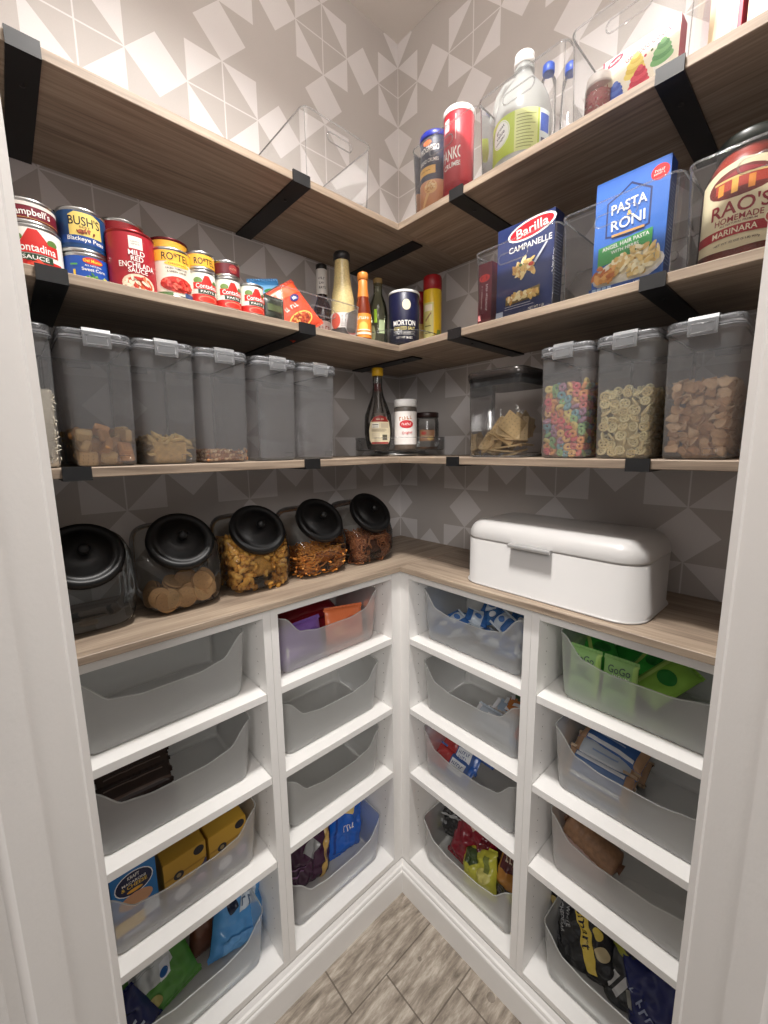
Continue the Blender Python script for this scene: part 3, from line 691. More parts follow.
# big sauce jar
SAUCE = col((150,44,26),.3,var=.12,scale=50)
rj = empty('sauce_jar', aim(FR('R',.9985,.195,S2+.005), 0), 'big jar of red marinara sauce with cream label and dark lid', 'jar')
jp = [(.046,0),(.056,.003),(.060,.012),(.060,.120),(.058,.138),(.050,.156),(.043,.166),(.042,.172)]
MB().lathe([(r-.002,z+.001) for r,z in jp], SAUCE, n=40).build('sauce', rj)
MB().lathe(jp, GLASS, n=40).build('jar_body', rj)
MB().lathe([(.042,.168),(.0455,.169),(.0455,.188),(.0435,.191),(.030,.1905)], col((44,48,44),.35), n=36).build('lid', rj)
lb = MB(); Rj = .0602
MR = (146,30,40)
deco(lb, [('poly',[(-.062,.022),(-.062,.128),(-.03,.139),(0,.143),(.03,.139),(.062,.128),(.062,.022),(0,.016)],(228,216,180)), ('ell',-.002,.112,.044,.021,(110,40,36)), ('rect',-.034,.030,.104,.118,(176,60,44)), ('rect',-.030,-.022,.100,.116,(226,150,60)), ('rect',-.012,-.004,.098,.118,(236,176,80)), ('rect',.008,.016,.098,.116,(222,140,60)), ('rect',-.036,.034,.118,.121,(226,190,120)), ('poly',[(-.030,.122),(0,.131),(.030,.122)],(150,40,50)),
   ('txt',"RAO'S",.0,.078,.074,.021,MR), ('txt','HOMEMADE',.0,.061,.060,.0085,MR), ('txt','ALL NATURAL PREMIUM',0,.054,.046,.003,(120,60,60)), ('rect',-.062,.062,.036,.050,(166,36,42)), ('txt','MARINARA',-.004,.043,.056,.0085,CREAM), ('ell',.040,.052,.009,.009,CREAM), ('ell',.040,.052,.0075,.0075,(190,90,80)), ('txt','NET WT 32 OZ (2 LB) 907g',0,.027,.056,.0038,(90,60,60))],
   cylmap(Rj), cut=.004, e0=.0004)
lb.build('label', rj)

# ---------- plastic bag behind the navy pasta box
def pillow_pts(w, h, T, nx, nz, seed, wr=.12, crimp=.07):
    rs = Vector((seed*3.1, seed*1.7, seed*.9))
    def f(x, z, side):
        a = abs(2*x/w); b = abs(2*(z-h/2)/h)
        t = T/2*max(0,(1-a**3))**.55*max(0,(1-b**4))**.6
        q = Vector((x*42, z*42, side*3))+rs
        t2 = t*(1+wr*1.7*noise.noise(q))+wr*T*.12*noise.noise(q*1.9)*min(1, t/(T*.2)+.15)
        xx = x*(1-.10*(1-b**2)*0-.06*(b<.93))
        sag = T*.12*noise.noise(Vector((x*18, z*18, 4))+rs)
        return (xx, -side*max(.0006, t2)+sag*.6, z)
    return f
def pouch(M, w, h, T, label, cat, name, base, decos=(), group=None, seed=1, rough=.32, back=None, nx=18, nz=22, wr=.16, seal=None):
    if w*h > .012: nx, nz = 26, 30
    f = pillow_pts(w, h, T, nx, nz, seed, wr); mb = MB(); m = base if not isinstance(base, tuple) else col(base, rough)
    for side, mm in ((1, m), (-1, m if back is None else col(back, rough))):
        vs = [f(-w/2+w*i/nx, h*j/nz, side) for j in range(nz+1) for i in range(nx+1)]
        fs = [(j*(nx+1)+i, j*(nx+1)+i+1, (j+1)*(nx+1)+i+1, (j+1)*(nx+1)+i) for j in range(nz) for i in range(nx)]
        mb.add(vs, fs if side == 1 else [q[::-1] for q in fs], mm, smooth=True)
    def fm(x, z, e):
        p = f(x, z, 1); return (p[0], p[1]-e, p[2])
    if decos: deco(mb, decos, fm, cut=w/nx/2, cutz=h/nz/2, rough=rough, e0=.0013, de=.00016)
    root = tag(mb.build(name, M=M), label, cat, group)
    if seal is not False:
        for z0, z1 in ((-.006, .004), (h-.004, h+.006)):
            sb = MB(); n = 24; sm = col(seal, rough) if seal else m
            P = []
            for i in range(n+1):
                x = -w/2*.97+w*.97*i/n; q = .0007*(1 if i % 2 else -1)
                q += f(x, min(max(z0,0.001), h-.001), 1)[1]+.0006 if False else 0
                P.append((x, q))
            vs = [(x, q, z) for z in (z0, (z0+z1)/2, z1) for x, q in P]
            fs = [(j*(n+1)+i, j*(n+1)+i+1, (j+1)*(n+1)+i+1, (j+1)*(n+1)+i) for j in range(2) for i in range(n)]
            k = len(vs); vs += [(x, q+.0008, z) for (x, q, z) in vs]
            fs += [tuple(v+k for v in g)[::-1] for g in fs]
            sb.add(vs, fs, sm); sb.build('seal', root)
    return root
PBAG = clear('thin_bag', haze=.30, hazecol=(220,220,220), gloss=1.0, edge=.3, rough=.12)
pouch(FR('R',.575,.120,S2+.012,0,0,8), .13, .225, .05, 'crumpled clear plastic bag standing behind the navy pasta box', 'bag', 'plastic_bag', PBAG, seed=3, wr=.4, seal=False)

# ---------- packets and bottles in the low clear bin
pouch(FR('L',-.600,.190,S2+.010,-10,-14,0), .085, .112, .012, 'blue seasoning packet leaning behind the orange red packet', 'packet', 'seasoning_packet', (70,140,200),
  [('rect',-.042,.042,.070,.100,(120,180,226)), ('ell',.01,.086,.02,.006,(50,130,70)), *marks(.01,.070,.04,.010,OFFW,3,0)], 'seasoning packets', 5)
pouch(FR('L',-.545,.228,S2+.008,-18,-34,0), .112, .112, .014, 'orange red seasoning packet leaning forward in the low clear bin', 'packet', 'seasoning_packet', (214,70,40),
  [('rect',-.049,.049,.084,.108,(222,92,46)), ('ell',.026,.076,.014,.008,(30,40,110)), ('txt','Mc',.026,.076,.014,.008,OFFW), *marks(-.006,.060,.060,.011,OFFW,49,0), ('ell',.0,.026,.038,.018,(238,186,90)), ('ell',.0,.026,.034,.015,(170,64,36))]+food(0,.026,.030,.012,[(150,50,30),(226,150,80),(190,90,40)],40,.004,31), 'seasoning packets', 8)
pouch(FR('L',-.640,.245,S2+.008,-8,4,0), .050, .050, .010, 'small dark green packet at the left end of the low clear bin', 'packet', 'seasoning_packet', (40,46,38), [('rect',-.02,.02,.02,.035,(80,90,60))], 'seasoning packets', 9)
bottle(FX(.103,-.410,S2+.005,60), [(.022,0),(.028,.002),(.030,.010),(.030,.085),(.024,.112),(.0155,.134),(.0135,.142),(.0135,.217)], 'dark barbecue sauce bottle with white neck label behind the dressing bottle', 'bottle', 'barbecue_sauce_bottle', col((44,16,14),.15),
  col((24,22,22),.4), .212, [(.0145,0),(.0155,.001),(.0155,.012),(.013,.014)], [('rect',-.030,.030,.02,.07,(206,180,170)), *marks(0,.05,.03,.014,(150,30,30),19,0)], R=.0303, group=None)
nb = [o for o in COL.objects if o.name.startswith('barbecue_sauce_bottle')][0]
mb = MB(); mb.lathe([(.0152,.146),(.0160,.148),(.0160,.211),(.0152,.212)], col((222,218,212),.5), n=28); deco(mb, [*marks(0,.186,.020,.007,(60,50,50),4,0), *marks(0,.174,.016,.007,(60,50,50),92,0), ('txt',"RAY'S",0,.162,.018,.007,(60,50,50))], cylmap(.0162), cut=.003); mb.build('neck_label', nb)
bottle(FX(.185,-.400,S2+.005,52), [(.026,0),(.031,.002),(.033,.010),(.033,.016),(.032,.040),(.033,.075),(.031,.115),(.0245,.150),(.021,.180),(.019,.212)], 'creamy dressing bottle with black cap, speckled yellow dressing', 'bottle', 'dressing_bottle', col((200,182,130),.2,var=.22,scale=260), col((28,28,30),.35), .212, [(.0195,0),(.0225,.001),(.0225,.016),(.020,.020)],
  [('rect',-.048,.048,.016,.074,(214,208,204)), ('rect',-.048,.048,.016,.036,(60,54,52)), ('ell',-.022,.054,.015,.020,(196,80,60)), *marks(.012,.064,.030,.007,(70,60,60),61,0), *marks(.012,.054,.030,.007,(70,60,60),43,0)]+lines(-.006,.03,[.040,.044,.048],(120,110,110),.001)+[('rect',-.05,.05,.008,.014,(226,190,60))], R=.0335)
bottle(FX(.226,-.362,S2+.005,50), [(.016,0),(.0195,.002),(.021,.008),(.021,.080),(.019,.100),(.014,.125),(.0120,.145),(.0125,.165)], 'hot sauce bottle with orange cap and orange label', 'bottle', 'hot_sauce_bottle', col((110,40,18),.12), col((224,140,60),.35), .162, [(.0130,0),(.0145,.001),(.0145,.016),(.013,.018)],
  [('rect',-.033,.033,.012,.074,(226,140,50)), *marks(0,.062,.034,.008,OFFW,26,0), ('ell',0,.040,.012,.012,(240,190,90)), ('rect',-.024,.024,.020,.026,(240,226,200)), ('rect',-.016,.02,.030,.033,(240,226,200))], R=.0213)
nb = [o for o in COL.objects if o.name.startswith('hot_sauce_bottle')][0]
MB().lathe([(.0156,.118),(.0132,.140),(.0128,.160),(.0120,.161)], col((216,128,54),.45), n=28, cap0=False).build('neck_wrap', nb)

# ---------- turntables
def turntable(cx, cy, z, R, label):
    mb = MB(); h = .056
    mb.lathe([(R-.006,.016),(R-.002,.018),(R,.022),(R,h)], CLEAR, n=64, cap1=False)
    mb.tube([(R*math.cos(2*PI*i/64), R*math.sin(2*PI*i/64), h) for i in range(64)], .0014, CLEAR_RIM, n=6, closed=True)
    root = empty('turntable', FX(cx,cy,z), label, 'turntable', 'clear turntables')
    mb.build('tray', root)
    MB().lathe([(R*.62,0),(R*.66,.001),(R*.67,.006),(R*.64,.009)], STEEL, n=48).build('base_ring', root)
    MB().lathe([(R*.58,.009),(R*.58,.0155)], CLEAR_RIM, n=48).build('bearing', root)
turntable(.160, -.160, S2, .132, 'clear turntable in the corner of the middle shelf under salt and oil')
turntable(.156, -.156, SZ[3]+.0004, .146, 'clear turntable in the corner of the lowest shelf under syrup and spices')
ZT = S2+.0195
OIL = clear('oil_glass', tint=(238,240,222), haze=.10, hazecol=(170,172,140), gloss=1, edge=.2, rough=.03)
bottle(FX(.155,-.244,ZT,48), [(.020,0),(.025,.002),(.028,.010),(.028,.105),(.024,.130),(.015,.152),(.013,.160),(.013,.190)], 'slim olive oil bottle with a tan cork top', 'bottle', 'olive_oil_bottle', OIL, col((150,122,72),.6,var=.1), .186, [(.0125,0),(.0140,.001),(.0140,.013),(.012,.015)],
  [('rect',.002,.020,.040,.078,(180,196,150)), ('rect',-.012,-.003,.070,.108,(176,220,60)), ('ell',-.018,.040,.010,.024,(150,150,110))], R=.0282, liquid=(col((120,116,60),.2),.07), capname='cork')
canister(aim(FX(.232,-.210,ZT), 46), .0445, .142, 'navy round salt canister with white top and white lettering', 'canister', 'salt_canister', (24,26,58),
  [('ell',.006,.104,.0125,.0145,(226,216,190)), ('txt','MORTON',.0,.055,.068,.0145,OFFW), ('txt','IODIZED SALT',.0,.040,.064,.0090,(214,200,130)), ('rect',-.034,.034,.031,.0318,OFFW), ('rect',-.034,.034,.023,.0236,OFFW), ('txt','THIS SALT SUPPLIES IODIDE',0,.027,.060,.0028,OFFW), ('txt','NET WT 26 OZ',0,.015,.048,.0062,OFFW)], (232,232,230), .004)
bottle(FX(.180,-.085,ZT,44), [(.022,0),(.025,.002),(.026,.010),(.026,.140),(.022,.158)], 'squat bottle with a dark red cap just behind the salt canister', 'bottle', 'spray_bottle', col((120,20,26),.3), col((150,24,30),.35), .156, [(.0235,0),(.0245,.001),(.0245,.028),(.018,.034)], [('rect',-.03,.03,.02,.09,(190,150,60))], R=.0262)
bottle(FX(.262,-.118,ZT,40), [(.024,0),(.0265,.002),(.0275,.006),(.0275,.162),(.025,.170)], 'tall yellow cooking spray can with a red cap', 'can', 'cooking_spray_can', col((220,182,40),.3), col((150,22,30),.35), .166, [(.0268,0),(.0280,.001),(.0280,.034),(.0255,.040)],
  [('rect',-.030,.004,.020,.128,(206,196,120)), ('rect',-.026,.0,.104,.122,(228,214,190)), ('poly',[(-.022,.080),(-.004,.100),(-.002,.096),(-.020,.074)],(150,120,80)), ('poly',[(.008,.02),(.016,.05),(.028,.05),(.028,.02)],(120,130,60)), ('rect',-.024,-.004,.060,.063,(120,110,60)), ('rect',-.024,-.004,.040,.043,(120,110,60))], R=.0277)
ZU = SZ[3]+.0199
SYR = clear('syrup_glass', tint=(240,238,236), haze=.09, hazecol=(150,146,142), gloss=1, edge=.2, rough=.03)
bottle(FX(.167,-.261,ZU,57), [(.028,0),(.032,.002),(.036,.012),(.0425,.050),(.0425,.080),(.041,.105),(.030,.135),(.018,.165),(.0145,.190),(.0150,.222)], 'syrup bottle with yellow cap and oval cream label', 'bottle', 'syrup_bottle', SYR, col((214,168,32),.4), .222, [(.0155,0),(.0175,.001),(.0175,.022),(.015,.024)],
  [('poly',[(-.026,.018),(-.034,.030),(-.036,.060),(-.030,.085),(-.018,.098),(0,.103),(.018,.098),(.030,.085),(.036,.060),(.034,.030),(.026,.018)],(222,210,178)), ('poly',[(-.029,.084),(-.018,.098),(0,.103),(.018,.098),(.029,.084)],(150,40,34)), ('rect',-.027,.027,.0185,.024,(160,44,40)), ('rect',-.026,-.004,.066,.080,(236,232,220)), ('rect',-.024,-.006,.074,.0765,(60,50,48)), ('rect',-.024,-.006,.068,.0695,(60,50,48)), ('rect',.002,.026,.066,.080,(200,186,160)), ('rect',.006,.022,.030,.046,(90,84,70)), ('rect',-.026,-.002,.034,.052,(206,194,166)), *marks(0,.092,.024,.005,CREAM,31,0)]+lines(-.026,.026,[.056,.059,.062],(120,100,80),.001), R=.0428, liquid=(col((34,14,8),.15),.088))
bottle(FX(.088,-.190,ZU,48), [(.026,0),(.030,.003),(.031,.012),(.031,.080),(.020,.120),(.012,.160),(.012,.195)], 'clear bottle with a red cap half hidden behind the syrup bottle', 'bottle', 'syrup_bottle', SYR, col((140,22,32),.4), .192, [(.0125,0),(.0145,.001),(.0145,.022),(.012,.024)], [('rect',-.01,.02,.10,.12,(190,180,170))], R=.0302, liquid=(col((34,14,8),.15),.06))
bottle(aim(FX(.231,-.205,ZU), 46), [(.031,0),(.0335,.002),(.034,.006),(.034,.122),(.030,.128)], 'white spice shaker with white cap and red oval logo', 'shaker', 'spice_shaker', col((92,78,66),.3), col((232,232,230),.35), .128, [(.0335,0),(.0350,.001),(.0350,.020),(.033,.022)],
  [('rect',-.105,.105,.016,.114,(232,228,224)), *marks(.0,.094,.040,.012,(176,110,50),6,8), ('ell',.002,.076,.021,.012,(196,40,48)), *marks(.002,.076,.028,.008,OFFW,73,0), ('txt','Original',.004,.050,.030,.010,(196,60,60),6)], R=.0342)
MB().lathe([(.0343,.1135),(.0345,.116),(.0345,.124),(.034,.126)], col((90,84,78),.4)).build('shoulder_ring', [o for o in COL.objects if o.name.startswith('spice_shaker')][0])
bottle(aim(FX(.250,-.127,ZU), 42), [(.032,0),(.0355,.002),(.037,.008),(.037,.085),(.0345,.094),(.033,.100)], 'squat jar of brown seasoning with a dark lid', 'jar', 'seasoning_jar', GLASS, col((40,22,20),.4), .098, [(.0345,0),(.0360,.001),(.0360,.014),(.034,.016)],
  [('rect',-.024,.024,.026,.060,(150,112,84)), ('ell',-.010,.050,.008,.005,(170,60,50)), *marks(0,.040,.036,.005,(226,206,170),0,0), ('ell',.010,.034,.010,.006,(200,170,110))], R=.0374, liquid=(col((128,90,58),.7,var=.3,scale=300),.084))

# ---------- cereal tubs
def tub_parts(root, w=.090, d=.205, hgt=.213, side_label=True):
    wt = w*1.13; mb = MB()
    L = [rrect(w-.012,d-.012,.008,.0005), rrect(w-.002,d-.002,.011,.003), rrect(w,d,.012,.008), rrect(w+(wt-w)*.55,d+.006,.014,hgt*.55), rrect(wt-.001,d+.012,.016,hgt*.97), rrect(wt,d+.013,.017,hgt)]
    mb.loft(L, HAZY, cap1=False)
    mb.tube(rrect(wt,d+.013,.017,hgt-.001,n=5), .0016, LIDP, n=6, closed=True)
    # moulded square on the foot of the front
    Y = -d/2-.0012
    mb.tube([(w/2-.030,Y,.008),(w/2-.012,Y,.008),(w/2-.012,Y,.018),(w/2-.030,Y,.018)], .0005, LIDP, n=4, closed=True)
    mb.build('tub_body', root)
    lm = MB()
    lm.loft([rrect(wt+.004,d+.018,.018,hgt-.008), rrect(wt+.005,d+.019,.018,hgt-.006), rrect(wt+.005,d+.019,.018,hgt+.010), rrect(wt+.001,d+.015,.017,hgt+.013), rrect(wt-.012,d,.014,hgt+.013), rrect(wt-.016,d-.004,.012,hgt+.008)], LIDP, cap0=False)
    lm.tube(rrect(wt+.005,d+.019,.018,hgt-.003,n=5), .0010, LATCH, n=5, closed=True)
    lid_ = lm.build('lid', root)
    MB().loft([rrect(wt-.001,d+.013,.016,hgt+.0004), rrect(wt-.001,d+.013,.016,hgt+.0035)], col((205,206,208),.5)).build('gasket', lid_)
    for ys, nm in ((-1,'latch'), (1,'latch')):
        yy = ys*((d+.019)/2); la = MB(); lw = .040
        prof = [(yy+ys*.0008,hgt-.014),(yy+ys*.0032,hgt-.0145),(yy+ys*.0042,hgt-.010),(yy+ys*.0042,hgt+.010),(yy+ys*.002,hgt+.0155),(yy-ys*.012,hgt+.0175),(yy-ys*.012,hgt+.0150),(yy+ys*.0008,hgt+.0130)]
        loops = [[(sx*lw/2, y, z) for y, z in prof] for sx in (-1, 1)]
        la.loft(loops, LATCH, smooth=False)
        la.tube([(-lw/2+.005,yy+ys*.0045,hgt-.010),(lw/2-.005,yy+ys*.0045,hgt-.010),(lw/2-.005,yy+ys*.0045,hgt+.004),(-lw/2+.005,yy+ys*.0045,hgt+.004)], .0006, LATCH, n=4, closed=True)
        la.build(nm, lid_)
S3 = SZ[3]+.0004
TUBS = [('L',-1.104,'clear cereal tub of white rice cut off by the left door frame'),('L',-.992,'clear cereal tub with chunky square biscuits'),('L',-.885,'clear cereal tub with penne pasta'),('L',-.777,'clear cereal tub with a little brown puffed cereal in the bottom'),
        ('L',-.658,'empty clear cereal tub next to the small brown cereal tub'),('L',-.546,'empty clear cereal tub nearest the corner on the left shelf'),
        ('R',.7475,'clear cereal tub of multicoloured ring cereal'),('R',.8600,'clear cereal tub of pale wheel shaped cereal'),('R',.9730,'clear cereal tub of tan flakes by the right door frame')]
proto = None; TM = []
for side, u, lab in TUBS:
    M = FR(side, u, .1665, S3)
    TM.append(M)
    if proto is None:
        proto = empty('cereal_tub', M, lab, 'container', 'clear cereal tubs'); tub_parts(proto)
    else:
        r = proto.copy(); COL.objects.link(r); r.matrix_world = M; tag(r, lab)
        for ch in list(proto.children):
            c = ch.copy(); COL.objects.link(c); c.parent = r
            for g in list(ch.children):
                q = g.copy(); COL.objects.link(q); q.parent = c
# square cracker canister with black lid
cc = empty('cracker_container', FR('R',.5745,.190,S3), 'square clear container of crackers with glossy black lid', 'container')
mb = MB().loft([rrect(.128,.128,.016,.0005), rrect(.138,.138,.02,.003), rrect(.142,.142,.022,.010), rrect(.150,.150,.024,.182)], CLEAR, cap1=False)
mb.tube(rrect(.139,.139,.02,.003,n=5), .0014, CLEAR_RIM, n=6, closed=True)
mb.tube(rrect(.120,.120,.016,.010,n=5), .0010, CLEAR_RIM, n=5, closed=True); mb.build('container_body', cc)
MB().loft([rrect(.144,.144,.022,.168), rrect(.146,.146,.022,.176), rrect(.154,.154,.026,.183), rrect(.154,.154,.026,.187)], col((24,22,22),.25)).build('lid_rim', cc)
MB().loft([rrect(.156,.156,.027,.187), rrect(.158,.158,.028,.190), rrect(.158,.158,.028,.199), rrect(.152,.152,.026,.204), rrect(.10,.10,.02,.2045)], col((52,48,46),.18,.35)).build('lid', cc)

# ---------- loose food
def piece_mesh(kind, c, seed=0, s=1):
    rs = random.Random(seed); mb = MB(); m = col(c, .7, var=.10, scale=180)
    if kind == 'ring':
        R, r = .0046*s, .0029*s; L = []
        for i in range(12):
            a = 2*PI*i/12; k = 1+rs.uniform(-.12,.12)
            L.append([((R+r*k*math.cos(b))*math.cos(a), (R+r*k*math.cos(b))*math.sin(a), r*k*math.sin(b)) for b in [2*PI*j/7 for j in range(7)]])
        L.append(L[0]); mb.loft(L, m, cap0=False, cap1=False)
    elif kind == 'wheel':
        R = .0095*s
        mb.tube([(R*math.cos(2*PI*i/14), R*math.sin(2*PI*i/14), 0) for i in range(14)], .0026*s, m, n=6, closed=True)
        mb.tube([(.003*s*math.cos(2*PI*i/8), .003*s*math.sin(2*PI*i/8), 0) for i in range(8)], .0016*s, m, n=5, closed=True)
        for k in range(5):
            a = 2*PI*k/5; mb.tube([(.003*s*math.cos(a), .003*s*math.sin(a), 0), (R*math.cos(a), R*math.sin(a), 0)], .0017*s, m, n=5)
    elif kind == 'penne':
        l = .038*s; r = .0042*s; n = 12
        L = []
        for rr_, zz in ((r*.62,1),(r,1),(r*1.02,0),(r,-1),(r*.62,-1)):
            L.append([(rr_*math.cos(2*PI*i/n), rr_*math.sin(2*PI*i/n), zz*l/2+(rr_*math.cos(2*PI*i/n))*.9) for i in range(n)])
        L.append(L[0]); mb.loft(L, m, cap0=False, cap1=False)
    elif kind == 'chunk':
        w, d, h = .024*s*rs.uniform(.85,1.1), .022*s*rs.uniform(.85,1.1), .012*s*rs.uniform(.8,1.2)
        L = []
        for z, k in ((-h/2,.84),(-h/2*.6,1),(h/2*.6,1),(h/2,.82)):
            L.append([(x*k*(1+rs.uniform(-.05,.05)), y*k*(1+rs.uniform(-.05,.05)), z2) for x, y, z2 in rrect(w, d, .003, z, n=2)])
        mb.loft(L, m)
        for i in range(3):
            for j in range(3): mb.lathe([(.0008,h/2-.0006),(.0008,h/2+.0002)], col([q*.7 for q in c],.8), Matrix.Translation(((i-1)*w*.25,(j-1)*d*.25,0)), n=6)
    elif kind == 'puff':
        L = []; a, b, q = .0042*s, .0033*s, .0026*s
        for k in range(7):
            t = PI*k/6; rad = max(.05, math.sin(t))
            L.append([(a*math.cos(t)*1.1, b*rad*math.cos(p)*(1+rs.uniform(-.1,.1)), q*rad*math.sin(p)) for p in [2*PI*i/8 for i in range(8)]])
        mb.loft(L, m)
    elif kind == 'flake':
        n = 10; R = .011*s; cur = rs.uniform(30, 70); P = []; Q = []
        for k in (1, .55):
            for i in range(n):
                a = 2*PI*i/n; r = R*k*(rs.uniform(.75,1.2) if k == 1 else 1)
                x, y = r*math.cos(a), r*math.sin(a)*.75; z = cur*x*x+rs.uniform(-.0012,.0012)
                P.append((x,y,z)); Q.append((x,y,z+.0011))
        P.append((0,0,0)); Q.append((0,0,.0012)); N = len(P); fs = []
        for i in range(n):
            j = (i+1) % n; fs += [(i,j,n+j,n+i), (n+i,n+j,2*n)]
        fs2 = [tuple(v+N for v in f)[::-1] for f in fs]
        rim = [(i, N+i, N+(i+1) % n, (i+1) % n) for i in range(n)]
        mb.add(P+Q, fs+fs2+rim, m, smooth=True)
    elif kind == 'cookie':
        r = .0235*s; t = .0055
        for z0, z1, k, cc_ in ((0,t,1,c), (t,t+.003,.9,(120,74,44)), (t+.003,2*t+.003,1,c)):
            mb.lathe([(r*k*.94,z0),(r*k,z0+.0012),(r*k,z1-.0012),(r*k*.94,z1)], col(cc_,.7,var=.10,scale=220), n=24)
        for i in range(8):
            a = 2*PI*i/8; mb.lathe([(.0009,2*t+.0028),(.0009,2*t+.0032)], col([q*.7 for q in c],.8), Matrix.Translation((r*.55*math.cos(a), r*.55*math.sin(a),0)), n=6)
    elif kind == 'crescent':
        R, r = .0062*s, .0046*s; L = []
        for i in range(7):
            t = i/6; a = PI*.80*t; k = .45+.55*math.sin(PI*min(1,max(0,t*.9+.05)))
            cx, cy = R*math.cos(a), R*math.sin(a)
            L.append([(cx+r*k*math.cos(b)*math.cos(a), cy+r*k*math.cos(b)*math.sin(a), r*k*math.sin(b)) for b in [2*PI*j/7 for j in range(7)]])
        mb.loft(L, m)
    elif kind == 'stick':
        pts = [(.004*s*math.sin(k*.5+seed), .003*s*math.cos(k*.7), (k-3)*.0055*s) for k in range(7)]
        mb.tube(pts, .0026*s, m, n=6)
    elif kind == 'pretzel':
        P = []
        for i in range(30):
            t = 2*PI*i/30
            P.append((.0125*s*math.sin(t)*(1+.25*math.cos(2*t)), .010*s*(math.cos(t)*.9-.35*math.cos(2*t)), .0008*math.sin(3*t)))
        mb.tube(P, .0019*s, m, n=6, closed=True)
        mb.tube([(-.006*s,-.009*s,.001),(0,.0,.002),(.007*s,.007*s,.001)], .0018*s, m, n=6); mb.tube([(.006*s,-.009*s,.001),(0,.0,-.001),(-.007*s,.007*s,.001)], .0018*s, m, n=6)
    elif kind == 'cracker':
        w = .050*s; h = .004
        L = []
        for z, k in ((-h/2,.97),(-h/4,1),(h/4,1),(h/2,.97)):
            L.append([(x*k, y*k, z2) for x, y, z2 in rrect(w, w, .0015, z+30*0, n=2)])
        mb.loft(L, m, smooth=False)
        for i in range(5):
            for j in range(5):
                for zz in (-1,1): mb.lathe([(.0012,zz*h/2-.0001),(.0012,zz*h/2+.0001)], col([q*.72 for q in c],.8), Matrix.Translation(((i-2)*w*.18,(j-2)*w*.18,0)), n=6)
    return mb
def scatter(name, label, cat, group, kinds, spots, M):
    """first piece of each colour is built, the rest are copies"""
    protos = []
    for i, (loc, rot, s) in enumerate(spots):
        j = i % len(kinds)
        if j >= len(protos):
            kd, c, sd = kinds[j]; o = piece_mesh(kd, c, sd).build(name); protos.append(o)
        else: o = protos[j].copy(); COL.objects.link(o)
        o.matrix_world = M @ Matrix.Translation(loc) @ rot.to_matrix().to_4x4() @ Matrix.Scale(s, 4)
        tag(o, label, cat, group)
def rrot(rs, flat=None):
    if flat == 'front': return Euler((PI/2+rs.uniform(-.5,.5), rs.uniform(-.5,.5), rs.uniform(-.5,.5)))
    return Euler((rs.uniform(0,2*PI), rs.uniform(0,2*PI), rs.uniform(0,2*PI)))
def tub_spots(zh, sp, rs, side, w=.090, d=.205, flatp=.5, inset=None, maxn=290, top=True):
    """positions against the front wall, the side wall the doorway sees, and the top surface"""
    q = inset or sp*.45; x0, x1 = -w/2+q, w/2-q; y0, y1 = -d/2+q, d/2-q; out = []
    zt = lambda x: zh+rs.uniform(-.003,.003)
    def add(x, y, z, fl): out.append((Vector((x+rs.uniform(-.2,.2)*sp, y+rs.uniform(-.0,.25)*sp, z+rs.uniform(-.2,.2)*sp)), fl))
    nz = max(1, int((zh-q)/sp)); nx = max(1, int((x1-x0)/sp))
    for j in range(nz+1):
        z = q+.002+(zh-q)*j/(nz+.5)
        wx = 1+.06*z/.1
        for i in range(nx+1):
            add((x0+(x1-x0)*i/nx)*wx, y0, z, 'front')
            if (i+j) % 2: add((x0+(x1-x0)*i/nx)*wx, y0+sp*.8, z+sp*.4, None)
    sx = x0 if side == 'L' else x1; sd = -1 if side == 'L' else 1; ny = int((y1-y0)/(sp*1.15))
    for j in range(nz+1):
        z = q+.002+(zh-q)*j/(nz+.5)
        for i in range(1, ny+1): add(sx*(1+.06*z/.1), y0+(y1-y0)*i/ny, z, None)
    if top:
        for i in range(nx+1):
            for k in range(1, ny+1): add(x0+(x1-x0)*i/nx, y0+(y1-y0)*k/ny, zh, None)
    res = []
    for p, fl in out[:maxn]:
        p.x = max(x0*1.05, min(x1*1.05, p.x)); p.y = max(y0, min(y1, p.y)); p.z = max(q*.8, p.z)
        res.append((p, rrot(rs, fl if rs.random() < flatp else None), rs.uniform(.9,1.1)))
    return res
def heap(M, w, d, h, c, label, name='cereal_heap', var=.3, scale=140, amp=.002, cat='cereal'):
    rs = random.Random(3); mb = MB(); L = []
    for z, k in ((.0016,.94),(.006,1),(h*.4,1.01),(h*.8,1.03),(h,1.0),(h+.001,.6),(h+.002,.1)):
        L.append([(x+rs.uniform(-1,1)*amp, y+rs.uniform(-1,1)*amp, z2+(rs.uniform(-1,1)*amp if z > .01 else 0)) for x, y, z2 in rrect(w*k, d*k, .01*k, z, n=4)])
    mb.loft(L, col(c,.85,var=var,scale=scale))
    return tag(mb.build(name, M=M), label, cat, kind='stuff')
rs = random.Random(11)
W_, D_ = .090, .205
# white rice: uncountable
mb = MB(); m = col((226,218,200),.6,var=.06,scale=300)
Lr = []
for z, k in ((.0016,.95),(.006,.985),(.06,1.02),(.125,1.05),(.127,.5)): Lr.append(rrect((W_-.004)*k,(D_-.004)*k,.009*k,z,n=4))
mb.loft(Lr, m)
for i in range(900):
    f = rs.random()
    if f < .5: p = (rs.uniform(-.042,.044)*1.02, -D_/2-.0002+.002-.0*i, rs.uniform(.006,.124))
    elif f < .8: p = (.0425+.025*.0, rs.uniform(-.09,.09), rs.uniform(.006,.124))
    else: p = (rs.uniform(-.042,.042), rs.uniform(-.09,.09), .1275)
    p = (p[0]*(1+.05*p[2]/.125), p[1]*(1+.012*p[2]/.125), p[2])
    mb.loft([[(a*.0032, .0008*math.cos(b)*k, .0008*math.sin(b)*k) for b in (0,1.57,3.14,4.71)] for a, k in ((-1,.3),(-.5,1),(.5,1),(1,.3))], m, Matrix.Translation(p) @ rrot(rs).to_matrix().to_4x4())
